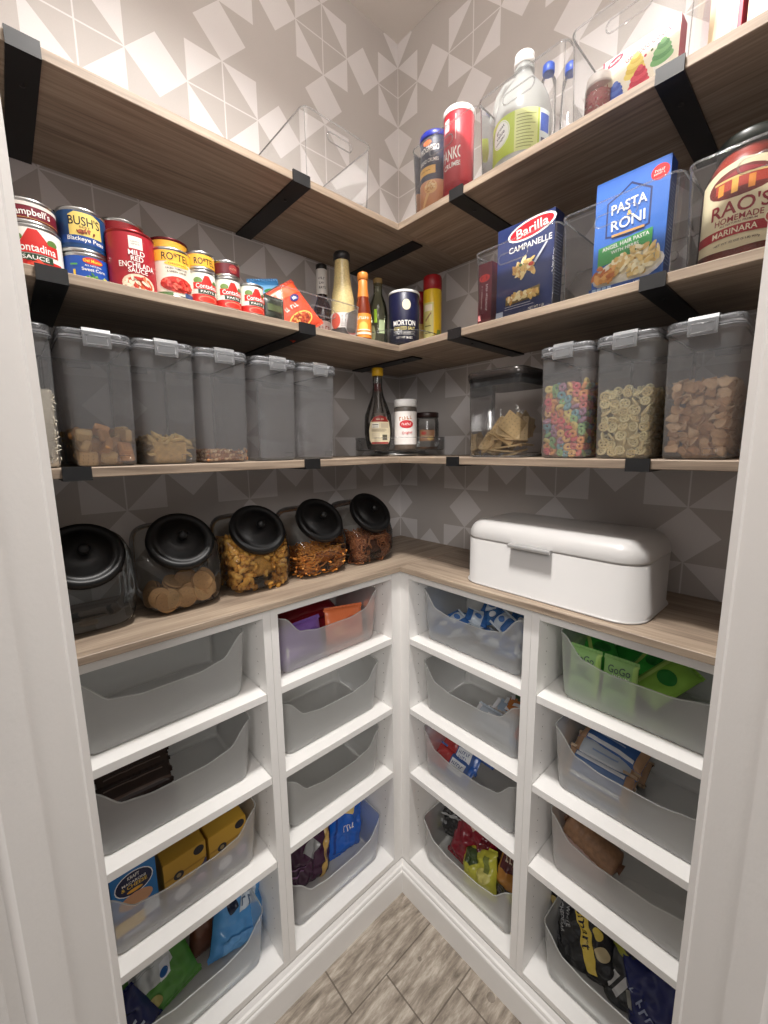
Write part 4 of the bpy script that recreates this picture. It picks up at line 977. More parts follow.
tag(mb.build('white_rice', M=TM[0]), 'white rice filling the first tub by the left door frame', 'rice', kind='stuff')
CH = [(206,170,116),(222,188,132),(192,142,88),(214,160,108)]
scatter('square_biscuit', 'chunky square tan biscuit piled in the second tub from the left door frame', 'biscuit', 'chunky biscuits in the tub', [('chunk',c,i) for i,c in enumerate(CH*2)], tub_spots(.058, .021, rs, 'L', flatp=.3, inset=.014), TM[1])
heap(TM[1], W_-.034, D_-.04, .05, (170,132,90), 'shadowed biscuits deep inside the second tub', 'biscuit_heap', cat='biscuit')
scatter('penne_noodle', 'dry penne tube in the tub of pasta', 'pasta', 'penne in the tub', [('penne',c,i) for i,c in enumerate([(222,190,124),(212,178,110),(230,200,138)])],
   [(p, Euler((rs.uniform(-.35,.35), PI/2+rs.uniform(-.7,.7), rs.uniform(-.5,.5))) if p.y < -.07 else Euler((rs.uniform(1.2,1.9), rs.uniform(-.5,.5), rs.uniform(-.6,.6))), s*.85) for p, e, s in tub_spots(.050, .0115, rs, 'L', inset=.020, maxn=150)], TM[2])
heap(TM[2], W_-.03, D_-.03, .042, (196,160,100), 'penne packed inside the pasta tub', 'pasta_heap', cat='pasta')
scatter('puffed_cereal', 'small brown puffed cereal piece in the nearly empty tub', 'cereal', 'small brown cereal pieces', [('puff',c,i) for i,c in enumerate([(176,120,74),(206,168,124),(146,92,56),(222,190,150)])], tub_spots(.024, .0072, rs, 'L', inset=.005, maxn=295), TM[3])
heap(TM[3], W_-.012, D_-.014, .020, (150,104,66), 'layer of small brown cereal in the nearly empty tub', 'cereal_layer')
FC = [(222,104,112),(236,164,104),(236,214,130),(150,190,130),(130,176,184),(176,134,158),(240,196,130),(218,128,120)]
scatter('ring_cereal', 'small fruit coloured cereal ring in the multicoloured tub', 'cereal', 'fruit coloured cereal rings', [('ring',FC[i % 8],i) for i in range(8)], [(p,e,s*1.18) for p,e,s in tub_spots(.150, .0130, rs, 'R', inset=.010, flatp=.6, maxn=298, top=False)], TM[6])
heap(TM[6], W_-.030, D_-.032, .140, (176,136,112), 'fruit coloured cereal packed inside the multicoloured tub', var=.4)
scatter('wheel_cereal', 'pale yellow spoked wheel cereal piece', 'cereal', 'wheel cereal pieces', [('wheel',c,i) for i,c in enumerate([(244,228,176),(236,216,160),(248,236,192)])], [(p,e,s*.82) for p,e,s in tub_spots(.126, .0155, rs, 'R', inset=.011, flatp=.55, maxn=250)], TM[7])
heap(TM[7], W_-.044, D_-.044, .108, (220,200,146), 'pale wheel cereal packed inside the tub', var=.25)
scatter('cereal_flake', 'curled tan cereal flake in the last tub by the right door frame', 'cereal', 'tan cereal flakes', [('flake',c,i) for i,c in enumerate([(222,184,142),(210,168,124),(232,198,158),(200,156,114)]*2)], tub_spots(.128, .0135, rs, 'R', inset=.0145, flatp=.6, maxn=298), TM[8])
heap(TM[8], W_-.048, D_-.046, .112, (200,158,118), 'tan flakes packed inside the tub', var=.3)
# square crackers
M0 = FR('R',.5745,.190,S3)
CK = [(214,186,138),(222,196,150),(202,172,122)]
sp = []
for i in range(30):
    t = i/29; x = -.042+.086*t; y = -.040+rs.uniform(0,.06)
    sp.append((Vector((x, y, .040+.034*t+rs.uniform(-.010,.008))), Euler((rs.uniform(1.0,1.4), rs.uniform(-.5,.9)+.4*t, rs.uniform(-.4,.4)+1.0*t)), 1.05))
for i in range(9): sp.append((Vector((rs.uniform(-.03,.03), rs.uniform(-.035,.03), .010+.0052*i)), Euler((rs.uniform(-.12,.3), rs.uniform(-.15,.15), rs.uniform(-.4,.4))), .98))
scatter('square_cracker', 'square perforated tan cracker in the black lidded container', 'cracker', 'square crackers', [('cracker',c,i) for i,c in enumerate(CK)], sp, M0)

# ================================================================== COUNTER
# bread box
bb = empty('bread_box', FR('R',.7145,.168,CT+.0004,0,0,-1), 'white enamel bread box with rounded lid and silver handle', 'bread box')
BWH = col((192,190,188),.32,var=.008,scale=20); w_, d_ = .414, .224
def sh(k, z, r=.052): return rrect(w_-2*k, d_-2*k, max(.012, r-k), z, n=10)
MB().loft([sh(-.003,0), sh(-.0045,.0015), sh(-.003,.004), sh(0,.0055), sh(0,.1150), sh(.0012,.1160)], BWH).build('box_body', bb)
L = [sh(.0012,.1168), sh(-.0005,.1180), sh(-.0005,.1215)]
for i in range(1, 11):
    a = PI/2*i/10; L.append(sh(-.0005+.040*(1-math.cos(a)), .1215+.040*math.sin(a)))
L.append(sh(.07,.1626,.05))
bl = MB().loft(L, BWH).build('lid', bb)
MB().box(-.002,.002,.1055,.1075,.03,.11,DARKHOLE).build('hinge', bb)
hp = MB(); hx = .050
hp.loft([[(x, -d_/2+y, z) for y, z in ((.0,.122),(-.012,.1225),(-.0155,.1215),(-.0165,.1175),(-.015,.1135),(-.0125,.1130),(-.0115,.1165),(.0,.1185))] for x in (-hx, -hx+.001, hx-.001, hx)], col((196,196,196),.3,.6), Matrix.Translation((-.015,0,0)))
hp.build('handle', bl)

# slanted glass jars
def jar_pt(th, ph, a, b, c, e=.42):
    sg = lambda v: math.copysign(abs(v)**e, v)
    ct, st, cp, sp_ = math.cos(th), math.sin(th), math.cos(ph), math.sin(ph)
    return Vector((a*sg(cp)*sg(ct), b*sg(cp)*sg(st), c*sg(sp_)))
JA, JB, JC = .081, .088, .092
NM = Vector((0, -math.cos(math.radians(40)), math.sin(math.radians(40))))
MC0 = Vector((0, -.042, .142))
def jar_shell(k=1.0, zmax=None):
    L = []; n = 48; m = 20
    for j in range(m+1):
        ph = -PI/2+PI*j/m; row = []
        ph = max(-PI/2+.02, min(PI/2-.02, ph))
        for i in range(n):
            th = 2*PI*i/n; p = jar_pt(th, ph, JA*k, JB*k, JC*k)+Vector((0,0,JC))
            if p.z < .004*(1 if k == 1 else 2): p.z = .0008 if k == 1 else .006
            s = (p-MC0).dot(NM)
            lim = -.002 if k == 1 else -.010
            if s > lim: p = p-NM*(s-lim)
            if zmax is not None and p.z > zmax: p.z = zmax
            row.append(tuple(p))
        L.append(row)
    return L
zq = Vector((0,0,1)).rotation_difference(NM).to_matrix().to_4x4()
MN = Matrix.Translation(MC0) @ zq
def glass_jar(u, lab):
    root = empty('glass_jar', FR('L', u, .150, CT+.0004), lab, 'jar', 'slanted glass jars')
    mb = MB().loft(jar_shell(), GLASS, cap0=False, cap1=False)
    mb.lathe([(.056,-.004),(.0565,.006),(.056,.014)], GLASS, MN, n=40, cap0=False, cap1=False)
    mb.tube([MN @ Vector((.0565*math.cos(2*PI*i/40), .0565*math.sin(2*PI*i/40), .004)) for i in range(40)], .0022, GLASS, n=6, closed=True)
    mb.build('jar_body', root)
    jl = MB().lathe([(.060,.004),(.0655,.005),(.0675,.008),(.0675,.020),(.0655,.0235),(.058,.0245),(.055,.0225),(.045,.0225),(.044,.0245),(.020,.0255),(.001,.0256)], GLOSSBLACK, MN, n=56).build('lid', root)
    MB().lathe([(.0055,.0255),(.0045,.029),(.0065,.032),(.0095,.036),(.0105,.041),(.0090,.046),(.0050,.049),(.0005,.0498)], GLOSSBLACK, MN, n=24).build('lid_knob', jl)
    return root
JU = [-1.040, -.868, -.692, -.512, -.330]
glass_jar(JU[0], 'nearly empty slanted glass jar, its black lid cut by the left door frame')
glass_jar(JU[1], 'slanted glass jar of round sandwich cookies with black lid')
glass_jar(JU[2], 'slanted glass jar full of golden crescent crackers with black lid')
glass_jar(JU[3], 'slanted glass jar of orange curled crackers with black lid')
glass_jar(JU[4], 'slanted glass jar of brown pretzels nearest the corner, black lid')
def jar_fill(zh, sp, rs, k=.90, maxn=290):
    out = []
    z = sp*.5+.004
    while z < zh:
        f = abs((z-JC)/JC); r = (1-min(.97,f)**(2/.42))**(.42/2)
        per = 2*PI*.08; n = int(per/sp)
        for i in range(n):
            th = 2*PI*(i+rs.uniform(-.3,.3))/n
            if math.sin(th) > .45: continue
            q = jar_pt(th, 0, JA*k-sp*.25, JB*k-sp*.25, 0)*r*.99
            p = Vector((q.x, q.y, z+rs.uniform(-.25,.25)*sp))
            s = (p-MC0).dot(NM)
            if s > -.016: p -= NM*(s+.016)
            out.append(p)
        z += sp*.85
    x = -JA*k*.9
    while x < JA*k*.9:
        y = -JB*k*.85
        while y < JB*k*.85:
            p = Vector((x+rs.uniform(-.3,.3)*sp, y+rs.uniform(-.3,.3)*sp, zh+rs.uniform(-.3,.3)*sp))
            s = (p-MC0).dot(NM)
            if s < -.014: out.append(p)
            y += sp
        x += sp
    rs.shuffle(out)
    return out[:maxn]
MJ = [FR('L', u, .150, CT+.0004) for u in JU]
def jar_core(M, zh, c, label, name, k=.80, cat='cracker'):
    mb = MB().loft(jar_shell(k, zh), col(c,.85,var=.35,scale=170)); tag(mb.build(name, M=M), label, cat, kind='stuff')
CKS = [(202,160,112),(190,146,98),(212,172,124)]
rc = random.Random(4); sp = []
for (x, y, z, e) in ((-.050,-.045,.030,(1.25,.2,-.5)),(-.040,-.055,.020,(1.15,-.1,-.2)),(-.030,-.058,.026,(1.2,.1,-.8)),(-.004,-.060,.026,(1.35,-.25,.05)),(.006,-.052,.030,(1.3,.1,.1)),(.034,-.058,.030,(1.25,.15,.25)),(.046,-.050,.034,(1.2,0,.5)),(.036,-.052,.048,(1.0,.1,.2)),(.050,-.034,.050,(.9,.2,.6)),
                     (-.055,-.020,.026,(1.2,0,-1.1)),(-.052,.000,.034,(1.1,.1,-1.4)),(-.040,.02,.020,(.3,.1,0)),(0,.0,.018,(.1,.2,0)),(.02,.02,.034,(.3,-.2,0)),(.055,.0,.030,(1.3,0,1.3)),(-.020,-.030,.048,(.5,.2,.3)),(.012,-.026,.052,(.6,-.2,0)),(0,.04,.03,(.2,.1,0))):
    sp.append((Vector((x*.93, y*.93, z+.002)), Euler(e), .97))
scatter('sandwich_cookie', 'round tan sandwich cookie with brown filling in the cookie jar', 'cookie', 'round sandwich cookies', [('cookie',c,i) for i,c in enumerate(CKS)], sp, MJ[1])
scatter('crescent_cracker', 'small golden crescent cracker in the full jar', 'cracker', 'golden crescent crackers', [('crescent',c,i) for i,c in enumerate([(214,158,70),(226,176,90),(196,138,56)])], [(p, rrot(rc), 1.35*rc.uniform(.85,1.1)) for p in jar_fill(.120,.0135,rc,k=.88,maxn=298)], MJ[2])
jar_core(MJ[2], .115, (196,146,70), 'golden crackers packed inside the full jar', 'cracker_heap', k=.70)
scatter('curled_cracker', 'small orange curled cracker in the second jar from the corner', 'cracker', 'orange curled crackers', [('stick',c,i) for i,c in enumerate([(222,146,60),(232,160,78),(208,128,48)])], [(p, Euler((rc.uniform(1.2,1.9), rc.uniform(-.5,.5), rc.uniform(0,6))), rc.uniform(.8,1.1)) for p in jar_fill(.062,.0125,rc,k=.90,maxn=250)], MJ[3])
jar_core(MJ[3], .058, (190,116,44), 'orange crackers packed inside the jar', 'cracker_heap', k=.72)
scatter('pretzel', 'small brown twisted pretzel in the corner jar', 'pretzel', 'brown twisted pretzels', [('pretzel',c,i) for i,c in enumerate([(176,110,68),(192,128,84),(150,88,52)])], [(p, rrot(rc), rc.uniform(.85,1.05)) for p in jar_fill(.075,.0165,rc,k=.88,maxn=150)], MJ[4])
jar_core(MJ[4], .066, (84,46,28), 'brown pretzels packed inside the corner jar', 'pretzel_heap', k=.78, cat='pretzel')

# ================================================================== BIN CONTENTS
# left run beside the corner, top bin
z = ZI[0]+.004
PUR=(120,84,160)
pouch(FR('L',-.592,0.214,z,-10,0,4), .150, .094, .030, 'purple snack pouch against the front of the top bin', 'pouch', 'snack_pouch', PUR, [('rect',-.06,-.01,.012,.05,(150,120,184)), ('rect',-.055,-.048,.02,.045,OFFW), *marks(-.026,.034,.05,.010,OFFW,93,0), ('ell',.04,.05,.026,.026,(98,64,140))], 'folded snack pouches', 12)
pouch(FR('L',-.440,0.208,z,-14,6,-4), .138, .094, .030, 'orange snack pouch against the front of the top bin', 'pouch', 'snack_pouch', (226,120,70), [('ell',.02,.05,.03,.02,(206,92,50)), ('ell',-.03,.03,.02,.014,(240,160,110))], 'folded snack pouches', 13)
pouch(FR('L',-.470,0.141,z+.018,-72,0,3), .225, .125, .034, 'dark red pouch lying flat behind the purple and orange ones', 'pouch', 'snack_pouch', (146,18,34), [('rect',-.1,.1,.03,.036,(96,10,20)), ('rect',-.1,.1,.07,.074,(190,40,50))], 'folded snack pouches', 14)
pouch(FR('L',-.480,0.086,z+.05,-66,0,-2), .20, .09, .03, 'second dark red pouch under the counter at the back of the top bin', 'pouch', 'snack_pouch', (126,14,28), (), 'folded snack pouches', 15)
# bottom bin: plum and blue bags
z = DECK+.004
pouch(FR('L',-.585,0.166,z,-12,14,0), .175, .225, .06, 'plum chip bag with grey patch and tan stripe leaning in the bottom bin', 'bag', 'chip_bag', (64,30,56), [('poly',[(-.045,.115),(-.015,.150),(.020,.120),(-.005,.085)],(150,150,150)), ('rect',.040,.062,.0,.215,(196,160,90)), ('poly',[(-.08,.05),(-.03,.055),(-.03,.059),(-.08,.054)],(150,110,150)), ('poly',[(-.08,.065),(-.03,.070),(-.03,.074),(-.08,.069)],(150,110,150)), *marks(-.01,.185,.07,.016,(210,190,150),29,0)], 'chip bags', 21, rough=.25, wr=.34)
pouch(FR('L',-.440,0.161,z,-10,12,0), .150, .245, .06, 'bright blue chip bag with a tan chip picture in the bottom bin', 'bag', 'chip_bag', (18,92,190), [('poly',[(-.022,.135),(-.018,.178),(.012,.182),(.034,.165),(.006,.130)],(216,190,120)), ('rect',-.06,-.052,.02,.20,(16,60,140)), *marks(.0,.090,.05,.020,OFFW,17,0)], 'chip bags', 22, rough=.22, wr=.34)
# left run by the door frame
z = ZL[1]+.004
k = 0
for row in range(3):
    for c in range(4):
        k += 1
        pouch(FR('L',-1.000+.006*c,.212-.034*c-.008*row,z+.004+.024*row+.003*c,-62,0,rr(-3,3)), .148, .042, .015, 'dark brown wrapped snack bar in the stacked pile', 'snack bar', 'snack_bar', ((52,38,34),(70,54,48),(44,34,32))[k % 3], [('rect',-.074,.074,.004,.010,(92,74,66)), ('rect',-.06,.06,.030,.033,(120,104,96))], 'dark brown snack bars', 30+k, rough=.10, nx=14, nz=10, wr=.3)  # paler stripes are foil highlights painted into the wrapper colour
z = ZL[2]+.0045
b = carton(FR('L',-1.028,0.208,z,0,0,0), .084, .045, .155, 'blue macaroni box with round dark blue logo', 'box', 'macaroni_box', (36,120,190),
  [('ell',0,.122,.036,.028,(240,240,240)), ('ell',0,.122,.034,.026,(24,30,70)), ('txt','KRAFT',0,.138,.022,.008,OFFW), ('txt','MACARONI',0,.126,.044,.006,OFFW), ('txt','& CHEESE',0,.117,.048,.0085,(240,200,80)), ('ell',0,.105,.015,.004,(240,180,60)), ('ell',0,.080,.032,.018,(214,160,120)), ('rect',-.042,.042,0,.058,(70,80,130)), ('rect',-.042,.012,.016,.046,(224,186,100)), ('rect',.012,.042,.026,.060,(200,208,220)), ('rect',-.03,.02,.003,.011,(190,196,214))], side=(26,90,160))
flap(b,.084,.045,.155,col((30,110,180)))
def cup_carton(u, d, lab, w=.092, h=.118):
    GOLD=(196,152,50)
    b = carton(FR('L',u,d-.022,z,0,0,2), w, .10, h, lab, 'carton', 'macaroni_carton', (60,58,92),
      [('poly',[(-w/2,h),(-w/2,h*.50),(-w*.40,h*.44),(-w*.1,h*.40),(w*.2,h*.42),(w*.42,h*.56),(w/2,h*.70),(w/2,h)],GOLD), ('rect',-w/2,w/2,h*.62,h*.66,(170,126,36)), ('ell',-.016,h*.62,.011,.010,(30,28,36)), ('ell',.030,h*.88,.012,.011,(30,28,36)), ('ell',-.016,h*.62,.005,.005,(150,130,90)), ('ell',-.012,h*.22,.017,.016,(190,190,200)), ('ell',.030,h*.26,.012,.012,(150,120,150))], side=GOLD)
    flap(b,w,.10,h,col((206,164,60)))
    MB().lathe([(.013,0),(.013,.0016),(.011,.002)], col((30,28,36),.5), Matrix.Translation((.022,.0,h+.001))).build('round_label', b)
cup_carton(-.930, .205, 'gold carton with black round labels, next to the blue macaroni box')
cup_carton(-.832, .205, 'gold carton with black round labels at the corner end of its bin')
z = DECK+.004
pouch(FR('L',-.985,0.181,z+.012,-30,-16,0), .170, .170, .06, 'green bag with a white label patch in the bottom bin by the door frame', 'bag', 'snack_bag', (78,138,52), [('poly',[(-.05,.06),(-.04,.135),(.045,.145),(.05,.08),(.01,.062)],(200,204,204)), ('poly',[(.010,.060),(.035,.060),(.045,.090),(.020,.090)],(228,232,238)), ('ell',.024,.072,.010,.007,(36,100,170)), ('ell',-.02,.03,.02,.014,(190,180,110))]+lines(-.04,.03,[.10,.106,.112,.118],(150,156,156),.0014), 'snack bags by the door frame', 41, rough=.28, wr=.3)
pouch(FR('L',-1.045,0.191,z,-10,-24,0), .100, .115, .05, 'navy bag in front of the green bag at the far left', 'bag', 'snack_bag', (26,32,84), [('rect',-.03,.03,.04,.046,(190,200,220)), ('rect',-.03,.02,.055,.060,(190,200,220))], 'snack bags by the door frame', 42, rough=.2, wr=.4)
pouch(FR('L',-.815,0.176,z,-12,16,0), .155, .200, .065, 'light blue chip bag at the corner end of the bottom bin', 'bag', 'chip_bag', (84,152,212), [('poly',[(-.015,.10),(-.02,.165),(.02,.175),(.035,.11)],(212,222,232)), *marks(.002,.150,.03,.022,(90,110,140),42,0), *marks(.004,.122,.03,.022,(90,110,140),54,0), ('ell',-.04,.125,.013,.018,(26,36,60)), ('rect',-.05,.05,.01,.05,(110,170,224))], 'snack bags by the door frame', 43, rough=.2, wr=.34)
pouch(FR('L',-.878,0.126,z,-6,8,0), .09, .130, .04, 'brownish bag squeezed behind the light blue chip bag', 'bag', 'snack_bag', (112,70,50), [('rect',-.03,.03,.1,.14,(150,60,40))], 'snack bags by the door frame', 44)
# right run beside the corner: small packets
z = ZI[0]+.006
rp = random.Random(9)
PKP = [(.392,.240,.010,(-60,0,20)),(.400,.205,.030,(-70,12,-20)),(.440,.225,.012,(-76,0,60)),(.405,.150,.016,(-80,0,0)),(.455,.160,.030,(-60,20,30)),(.495,.190,.014,(-82,0,-30)),(.500,.130,.040,(-55,-20,15)),(.535,.165,.050,(-50,10,-25)),(.555,.215,.018,(-75,0,10)),(.600,.230,.012,(-70,-8,-8)),(.640,.225,.020,(-66,8,20)),(.615,.185,.045,(-60,0,-30)),(.585,.140,.050,(-55,14,10)),(.650,.150,.030,(-72,0,35)),(.470,.100,.050,(-50,0,5)),(.560,.090,.050,(-52,0,-12))]
for i, (u, d, dz, e) in enumerate(PKP):
    blue = i % 3 == 0
    pouch(FR('R',u,d-.022,z+dz,*e), .074, .046, .022, 'small blue and white snack packet in the top bin beside the corner', 'packet', 'snack_packet', (70,120,176) if blue else (196,206,216), [('rect',-.037,-.018,0,.046,(50,96,156)), ('rect',.016,.037,0,.046,(60,104,166)), ('ell',0,.024,.012,.009,(226,228,232) if blue else (80,120,180))], 'small blue and white packets', 50+i, rough=.2, nx=10, nz=8, wr=.35)
z = ZI[1]+.006
BARS = [(.575,.240,.004,(190,196,204),(110,140,180)),(.590,.205,.014,(206,200,196),(170,60,60)),(.588,.240,.028,(176,186,198),(190,90,80)),(.620,.165,.046,(196,120,60),(150,40,30)),(.640,.130,.058,(90,110,80),(190,150,70)),(.600,.170,.020,(160,176,196),(200,80,70))]
BL = ['pale blue slim bar lowest at the front','white slim bar with red end beside the pale blue one','grey slim bar stacked on the pale blue one','orange wrapped bar with red end at the back right','green and gold wrapped bar furthest back','pale bar with red end under the orange wrapped bar']
for i, (u, d, dz, c1, c2) in enumerate(BARS):
    pouch(FR('R',u,d-.024,z+dz,-64,(6,-4,8,-12,-16,4)[i],(2,-3,5,-8,12,0)[i]), .155 if i < 3 else .13, .036, .016, BL[i]+', second bin down', 'snack bar', 'snack_bar', c1, [('rect',.05,.078,0,.036,c2), ('rect',-.078,-.066,0,.036,(220,220,224)), ('rect',-.04,.03,.012,.022,(232,232,236))], 'slim bars in the second bin down', 70+i, rough=.2, nx=14, nz=6, wr=.3)
z = ZI[2]+.006
for i, (u, d, dz, ry, lab) in enumerate(((.425,.243,.004,4,'red and blue wrapped bar lowest against the front of its bin'),(.432,.210,.024,-3,'red and blue wrapped bar in the middle of the three'),(.462,.165,.052,8,'red and blue wrapped bar on top at the back of the three'))):
    pouch(FR('R',u,d-.024,z+dz,-48,ry,2*i), .150, .062, .020, lab, 'snack bar', 'snack_bar', (64,92,150), [('rect',-.075,-.012,0,.062,(168,56,56)), ('rect',-.008,.046,.012,.048,(216,220,226)), *marks(.019,.036,.044,.011,(60,80,130),14,0), *marks(.019,.022,.03,.009,(60,80,130),19,0), ('rect',.060,.075,0,.062,(40,90,170))], 'red and blue wrapped bars', 80+i, rough=.22, nx=14, nz=8, wr=.3)
z = DECK+.004
pouch(FR('R',.405,.150,z+.035,-24,-14,0), .165, .185, .06, 'black chip bag with yellow edge at the corner end of the bottom bin', 'bag', 'chip_bag', (30,28,30), [('rect',-.082,-.066,0,.185,(186,190,60)), ('ell',-.02,.165,.020,.016,(200,160,110))]+marks(-.02,.13,.07,.018,(190,186,180),5)+[('ell',-.03,.095,.014,.010,(200,200,196)), ('ell',.03,.12,.010,.014,(170,170,166)), ('rect',-.05,.05,.06,.068,(150,150,150))], 'chip bags beside the corner', 91, rough=.22, wr=.36)
pouch(FR('R',.475,.185,z+.010,-26,6,0), .150, .180, .06, 'maroon chip bag in the middle of the bottom bin', 'bag', 'chip_bag', (120,20,36), [('poly',[(-.02,.12),(.01,.16),(.02,.15),(-.005,.11)],(200,170,150)), ('rect',.03,.06,.02,.17,(90,14,26))], 'chip bags beside the corner', 92, rough=.22, wr=.36)
pouch(FR('R',.545,.212,z,-26,-18,0), .130, .112, .05, 'yellow green chip bag against the front of the bottom bin', 'bag', 'chip_bag', (186,184,66), [('poly',[(-.05,.07),(-.04,.105),(.0,.105),(.01,.075),(-.02,.06)],(60,76,40)), ('ell',.03,.05,.026,.018,(210,204,120)), ('rect',.03,.05,.06,.10,(120,130,60))], 'chip bags beside the corner', 93, rough=.28, wr=.42)
pouch(FR('R',.575,.130,z+.04,-20,12,0), .150, .180, .06, 'dark brown chip bag with a cream edge behind the yellow green one', 'bag', 'chip_bag', (70,36,30), [('poly',[(-.075,.06),(-.02,.17),(-.012,.17),(-.066,.05)],(206,190,160)), ('rect',-.01,.05,.11,.12,(190,150,110))], 'chip bags beside the corner', 94, rough=.24, wr=.34)
pouch(FR('R',.628,.190,z+.018,-20,2,0), .105, .170, .05, 'gold and brown chip bag at the right end of the bottom bin', 'bag', 'chip_bag', (180,124,54), [('rect',-.04,.045,.085,.160,(84,34,36))]+marks(.002,.12,.06,.024,(220,200,180),8)+[('rect',-.045,.045,0,.045,(46,38,32)), ('ell',.02,.03,.02,.018,(170,170,70))], 'chip bags beside the corner', 95, rough=.24, wr=.34)
# right run by the door frame: green pouches
z = ZR[0]+.004
GG=(150,196,120); 
gx = [(.806,.243,'green squeeze pouch at the left end of the bin front'),(.878,.243,'green squeeze pouch second at the bin front')]
for i, (u, d, lab) in enumerate(gx):
    q = pouch(FR('R',u,d-.022,z,-4,0,0), .070, .106, .026, lab, 'pouch', 'squeeze_pouch', GG, [('rect',.026,.035,0,.106,(176,214,120)), ('txt','GoGo',0,.088,.046,.016,(84,104,90)), *marks(.006,.0755,.036,.007,(240,244,236),55,0), ('ell',0,.066,.012,.010,(96,140,90)), ('poly',[(-.03,.05),(0,.056),(.024,.046),(.02,.040),(-.002,.048),(-.028,.042)],(96,140,84)), ('ell',-.014,.024,.007,.006,(110,150,96)), ('ell',.004,.024,.007,.006,(110,150,96)), ('rect',-.022,.022,.010,.014,(110,150,96))], 'green squeeze pouches', 101+i, wr=.08)
for i, (u, d, dz, e, lab) in enumerate(((.835,.190,.085,(-74,0,30),'bright green pouch lying on top behind the two front ones'),(.895,.160,.075,(-70,10,-10),'bright green pouch lying flat across the pile'),(.850,.120,.080,(-66,-8,5),'green pouch at the back left of the pile'),(.912,.190,.060,(-60,24,-20),'yellow green pouch leaning at the right of the pile'),(.925,.120,.055,(-66,14,20),'dark green pouch lowest at the back right of the pile'),(.860,.190,.040,(-70,0,-10),'green pouch buried under the lying ones'))):
    q = pouch(FR('R',u,d-.02,z+dz-.035,*e), .074, .118, .030, lab, 'pouch', 'squeeze_pouch', ((54,176,60),(66,190,70),(48,160,58),(150,200,80),(50,130,56),(60,160,66))[i], [('ell',0,.06,.02,.018,(40,130,50)), ('rect',-.03,-.022,.01,.11,(190,220,120))], 'green squeeze pouches', 110+i, wr=.2)
    MB().lathe([(.005,0),(.005,.008),(.011,.009),(.011,.020),(.008,.022)], col((60,190,70),.4), Matrix.Translation((-.014,0,.122)), n=14).build('spout_cap', q)
z = ZR[1]+.006
def cookie_pack(u, d, dz, e, lab, sd, c=(60,98,160)):
    q = pouch(FR('R',u,d-.022,z+dz,*e), .150, .062, .040, lab, 'packet', 'cookie_pack', c, [('rect',-.075,-.058,0,.062,(176,140,110)), ('rect',.058,.075,0,.062,(176,140,110)), ('rect',-.056,.056,.006,.014,(214,218,224)), ('rect',-.056,.056,.050,.058,(220,224,230)), ('rect',-.03,.03,.026,.030,(150,170,206))], 'blue and white cookie packs', sd, rough=.14, nx=16, nz=10, wr=.10, seal=(196,170,140))
cookie_pack(.848,.175,.062,(-66,4,-6), 'blue cookie pack lying on top of the pile', 120)
cookie_pack(.842,.236,.006,(-38,2,0), 'cookie pack against the bin front, lowest of the pile', 121, (90,120,168))
cookie_pack(.850,.150,.010,(-70,0,0), 'cookie pack hidden at the back of the pile', 122, (70,60,60))
cookie_pack(.845,.205,.036,(-62,4,2), 'cookie pack in the middle of the pile', 123, (196,204,214))
z = ZR[2]+.006
rl = empty('snack_roll', FR('R',.835,0.171,z+.050,0,16,-4), 'brown wrapped cylindrical roll with crinkled ends', 'roll')
Mr = Matrix.Rotation(PI/2,4,'Y'); L = []
rw = random.Random(2)
for k in range(26):
    t = k/25; zz = -.062+.124*t; r = .033*(1+.03*math.sin(k*2.1))
    if k in (0,25): r = .025
    L.append([((r+rw.uniform(-.0006,.0006))*math.cos(2*PI*i/28), (r+rw.uniform(-.0006,.0006))*math.sin(2*PI*i/28), zz) for i in range(28)])
MB().loft(L, col((150,112,82),.45,var=.3,scale=90), Mr).build('wrapper', rl)
for s_ in (-1,1):
    MB().loft([[(r*(1+.15*(-1)**i)*math.cos(2*PI*i/24), r*(1+.15*(-1)**i)*math.sin(2*PI*i/24), s_*zz) for i in range(24)] for r, zz in ((.020,.062),(.009,.066),(.012,.072))], col((120,80,56),.4), Mr).build('twisted_end', rl)
pouch(FR('R',.822,0.211,z,-36,4,0), .120, .050, .022, 'pale pinkish packet lying low in front of the brown roll', 'packet', 'snack_packet', (190,160,152), (), None, 131)
z = DECK+.004
pouch(FR('R',.868,.100,z+.062,-14,-6,0), .150, .190, .06, 'navy snack bag at the back left of its bottom bin', 'bag', 'snack_bag', (26,50,120), [('ell',.02,.14,.02,.016,(40,90,170)), *marks(0,.165,.06,.012,(190,200,220),50,0), ('ell',-.06,.16,.016,.02,(150,110,80))], 'popcorn and snack bags', 141, rough=.22, wr=.34)
pouch(FR('R',.850,0.181,z,-20,-22,0), .175, .195, .06, 'black popcorn bag with an upright yellow label band', 'bag', 'popcorn_bag', (20,20,24), [('rect',.012,.042,.02,.165,(224,196,80)), ('txt','Smart',.027,.110,.085,.022,(30,26,26),-90), ('txt','WHITE',-.018,.12,.04,.010,(170,170,170),-90), ('txt','CHEDDAR',-.034,.115,.06,.010,(170,170,170),-90), ('ell',-.062,.135,.014,.014,(190,170,110)), ('ell',.062,.11,.012,.014,(214,190,80)), ('ell',.064,.07,.016,.016,(206,190,150)), ('rect',-.08,-.05,.05,.10,(60,60,66))], 'popcorn and snack bags', 142, rough=.24, wr=.3)
pouch(FR('R',.935,.150,z+.045,-18,-26,0), .150, .165, .05, 'yellow green and black snack bag in the middle of its bin', 'bag', 'snack_bag', (154,156,60), [('poly',[(-.02,.18),(.0,.10),(.045,.05),(.075,.05),(.075,.18)],(40,40,42)), *marks(.0,.14,.05,.022,(40,60,40),45,-40)], 'popcorn and snack bags', 143, rough=.26, wr=.34)
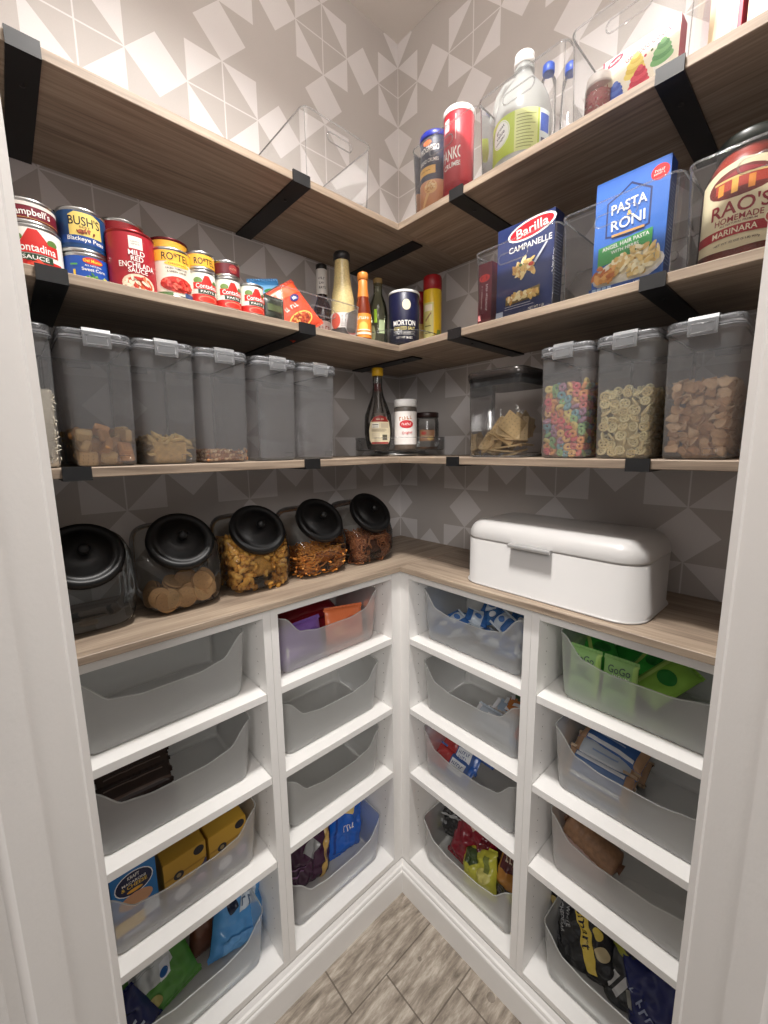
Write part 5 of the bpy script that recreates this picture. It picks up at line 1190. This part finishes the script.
pouch(FR('R',.950,0.181,z,-20,-20,0), .130, .130, .05, 'grey black bag with white marks near the bin front', 'bag', 'snack_bag', (50,52,54), [('poly',[(-.05,.05),(-.01,.09),(0,.08),(-.04,.04)],(206,206,206)), ('poly',[(-.03,.04),(.01,.08),(.02,.07),(-.02,.03)],(206,206,206)), ('rect',.01,.05,.02,.06,(150,150,140))], 'popcorn and snack bags', 144, rough=.24, wr=.34)
pouch(FR('R',1.020,0.196,z,-18,-16,0), .150, .150, .05, 'navy blue bag with pale lettering at the door frame end', 'bag', 'snack_bag', (24,34,96), [*marks(-.03,.07,.07,.020,(160,170,200),88,-50)], 'popcorn and snack bags', 145, rough=.22, wr=.34)
pouch(FR('R',1.030,0.106,z+.02,-12,-14,0), .140, .200, .05, 'silver and black bag at the back by the door frame', 'bag', 'snack_bag', (90,92,98), [('rect',-.05,.0,.02,.18,(24,24,28))], 'popcorn and snack bags', 146, rough=.18, wr=.4)

# ------------------------------------------------------------------ camera and light
f_px = 411.58; pitch, roll, yaw = map(math.radians, (-8.88, -.7154, 47.6065))
fw = Vector((-math.sin(yaw)*math.cos(pitch), math.cos(yaw)*math.cos(pitch), math.sin(pitch)))
rt = Vector((math.cos(yaw), math.sin(yaw), 0)); up = rt.cross(fw)
r2 = rt*math.cos(roll)+up*math.sin(roll); u2 = -rt*math.sin(roll)+up*math.cos(roll)
cam = bpy.data.cameras.new('camera'); co = bpy.data.objects.new('camera', cam); COL.objects.link(co)
cam.sensor_fit = 'VERTICAL'; cam.sensor_height = 36; cam.lens = f_px*36/1024; cam.clip_start = .01
co.matrix_world = Matrix(((r2.x,u2.x,-fw.x,1.1404),(r2.y,u2.y,-fw.y,-1.1295),(r2.z,u2.z,-fw.z,1.4699),(0,0,0,1)))
SC.camera = co
def area(name, loc, size, power, color, rot=(0,0,0), shape='DISK', sy=None):
    l = bpy.data.lights.new(name, 'AREA'); l.shape = shape; l.size = size; l.energy = power; l.color = color
    if sy: l.size_y = sy
    o = bpy.data.objects.new(name, l); COL.objects.link(o); o.location = loc; o.rotation_euler = rot
    return o
pl = area('pantry_ceiling_light', (.74, -.74, 2.79), .17, 20.0, (1, .97, .935)); pl.data.spread = math.radians(132)
area('hall_fill', (2.3, -2.3, 2.35), .9, 27.0, (1, .96, .93), rot=(math.radians(62), 0, math.radians(45)))  # added soft fill from behind the camera, brightens bin and tub fronts
w = bpy.data.worlds.new('room'); SC.world = w; w.use_nodes = True
bg = w.node_tree.nodes['Background']; bg.inputs[0].default_value = (1, .975, .96, 1); bg.inputs[1].default_value = .38
SC.view_settings.view_transform = 'Standard'; SC.view_settings.look = 'None'
SC.view_settings.exposure = 0; SC.view_settings.gamma = 1; SC.view_settings.use_curve_mapping = False
try:
    SC.cycles.transparent_max_bounces = 32; SC.cycles.max_bounces = 10; SC.cycles.diffuse_bounces = 5
except Exception: pass
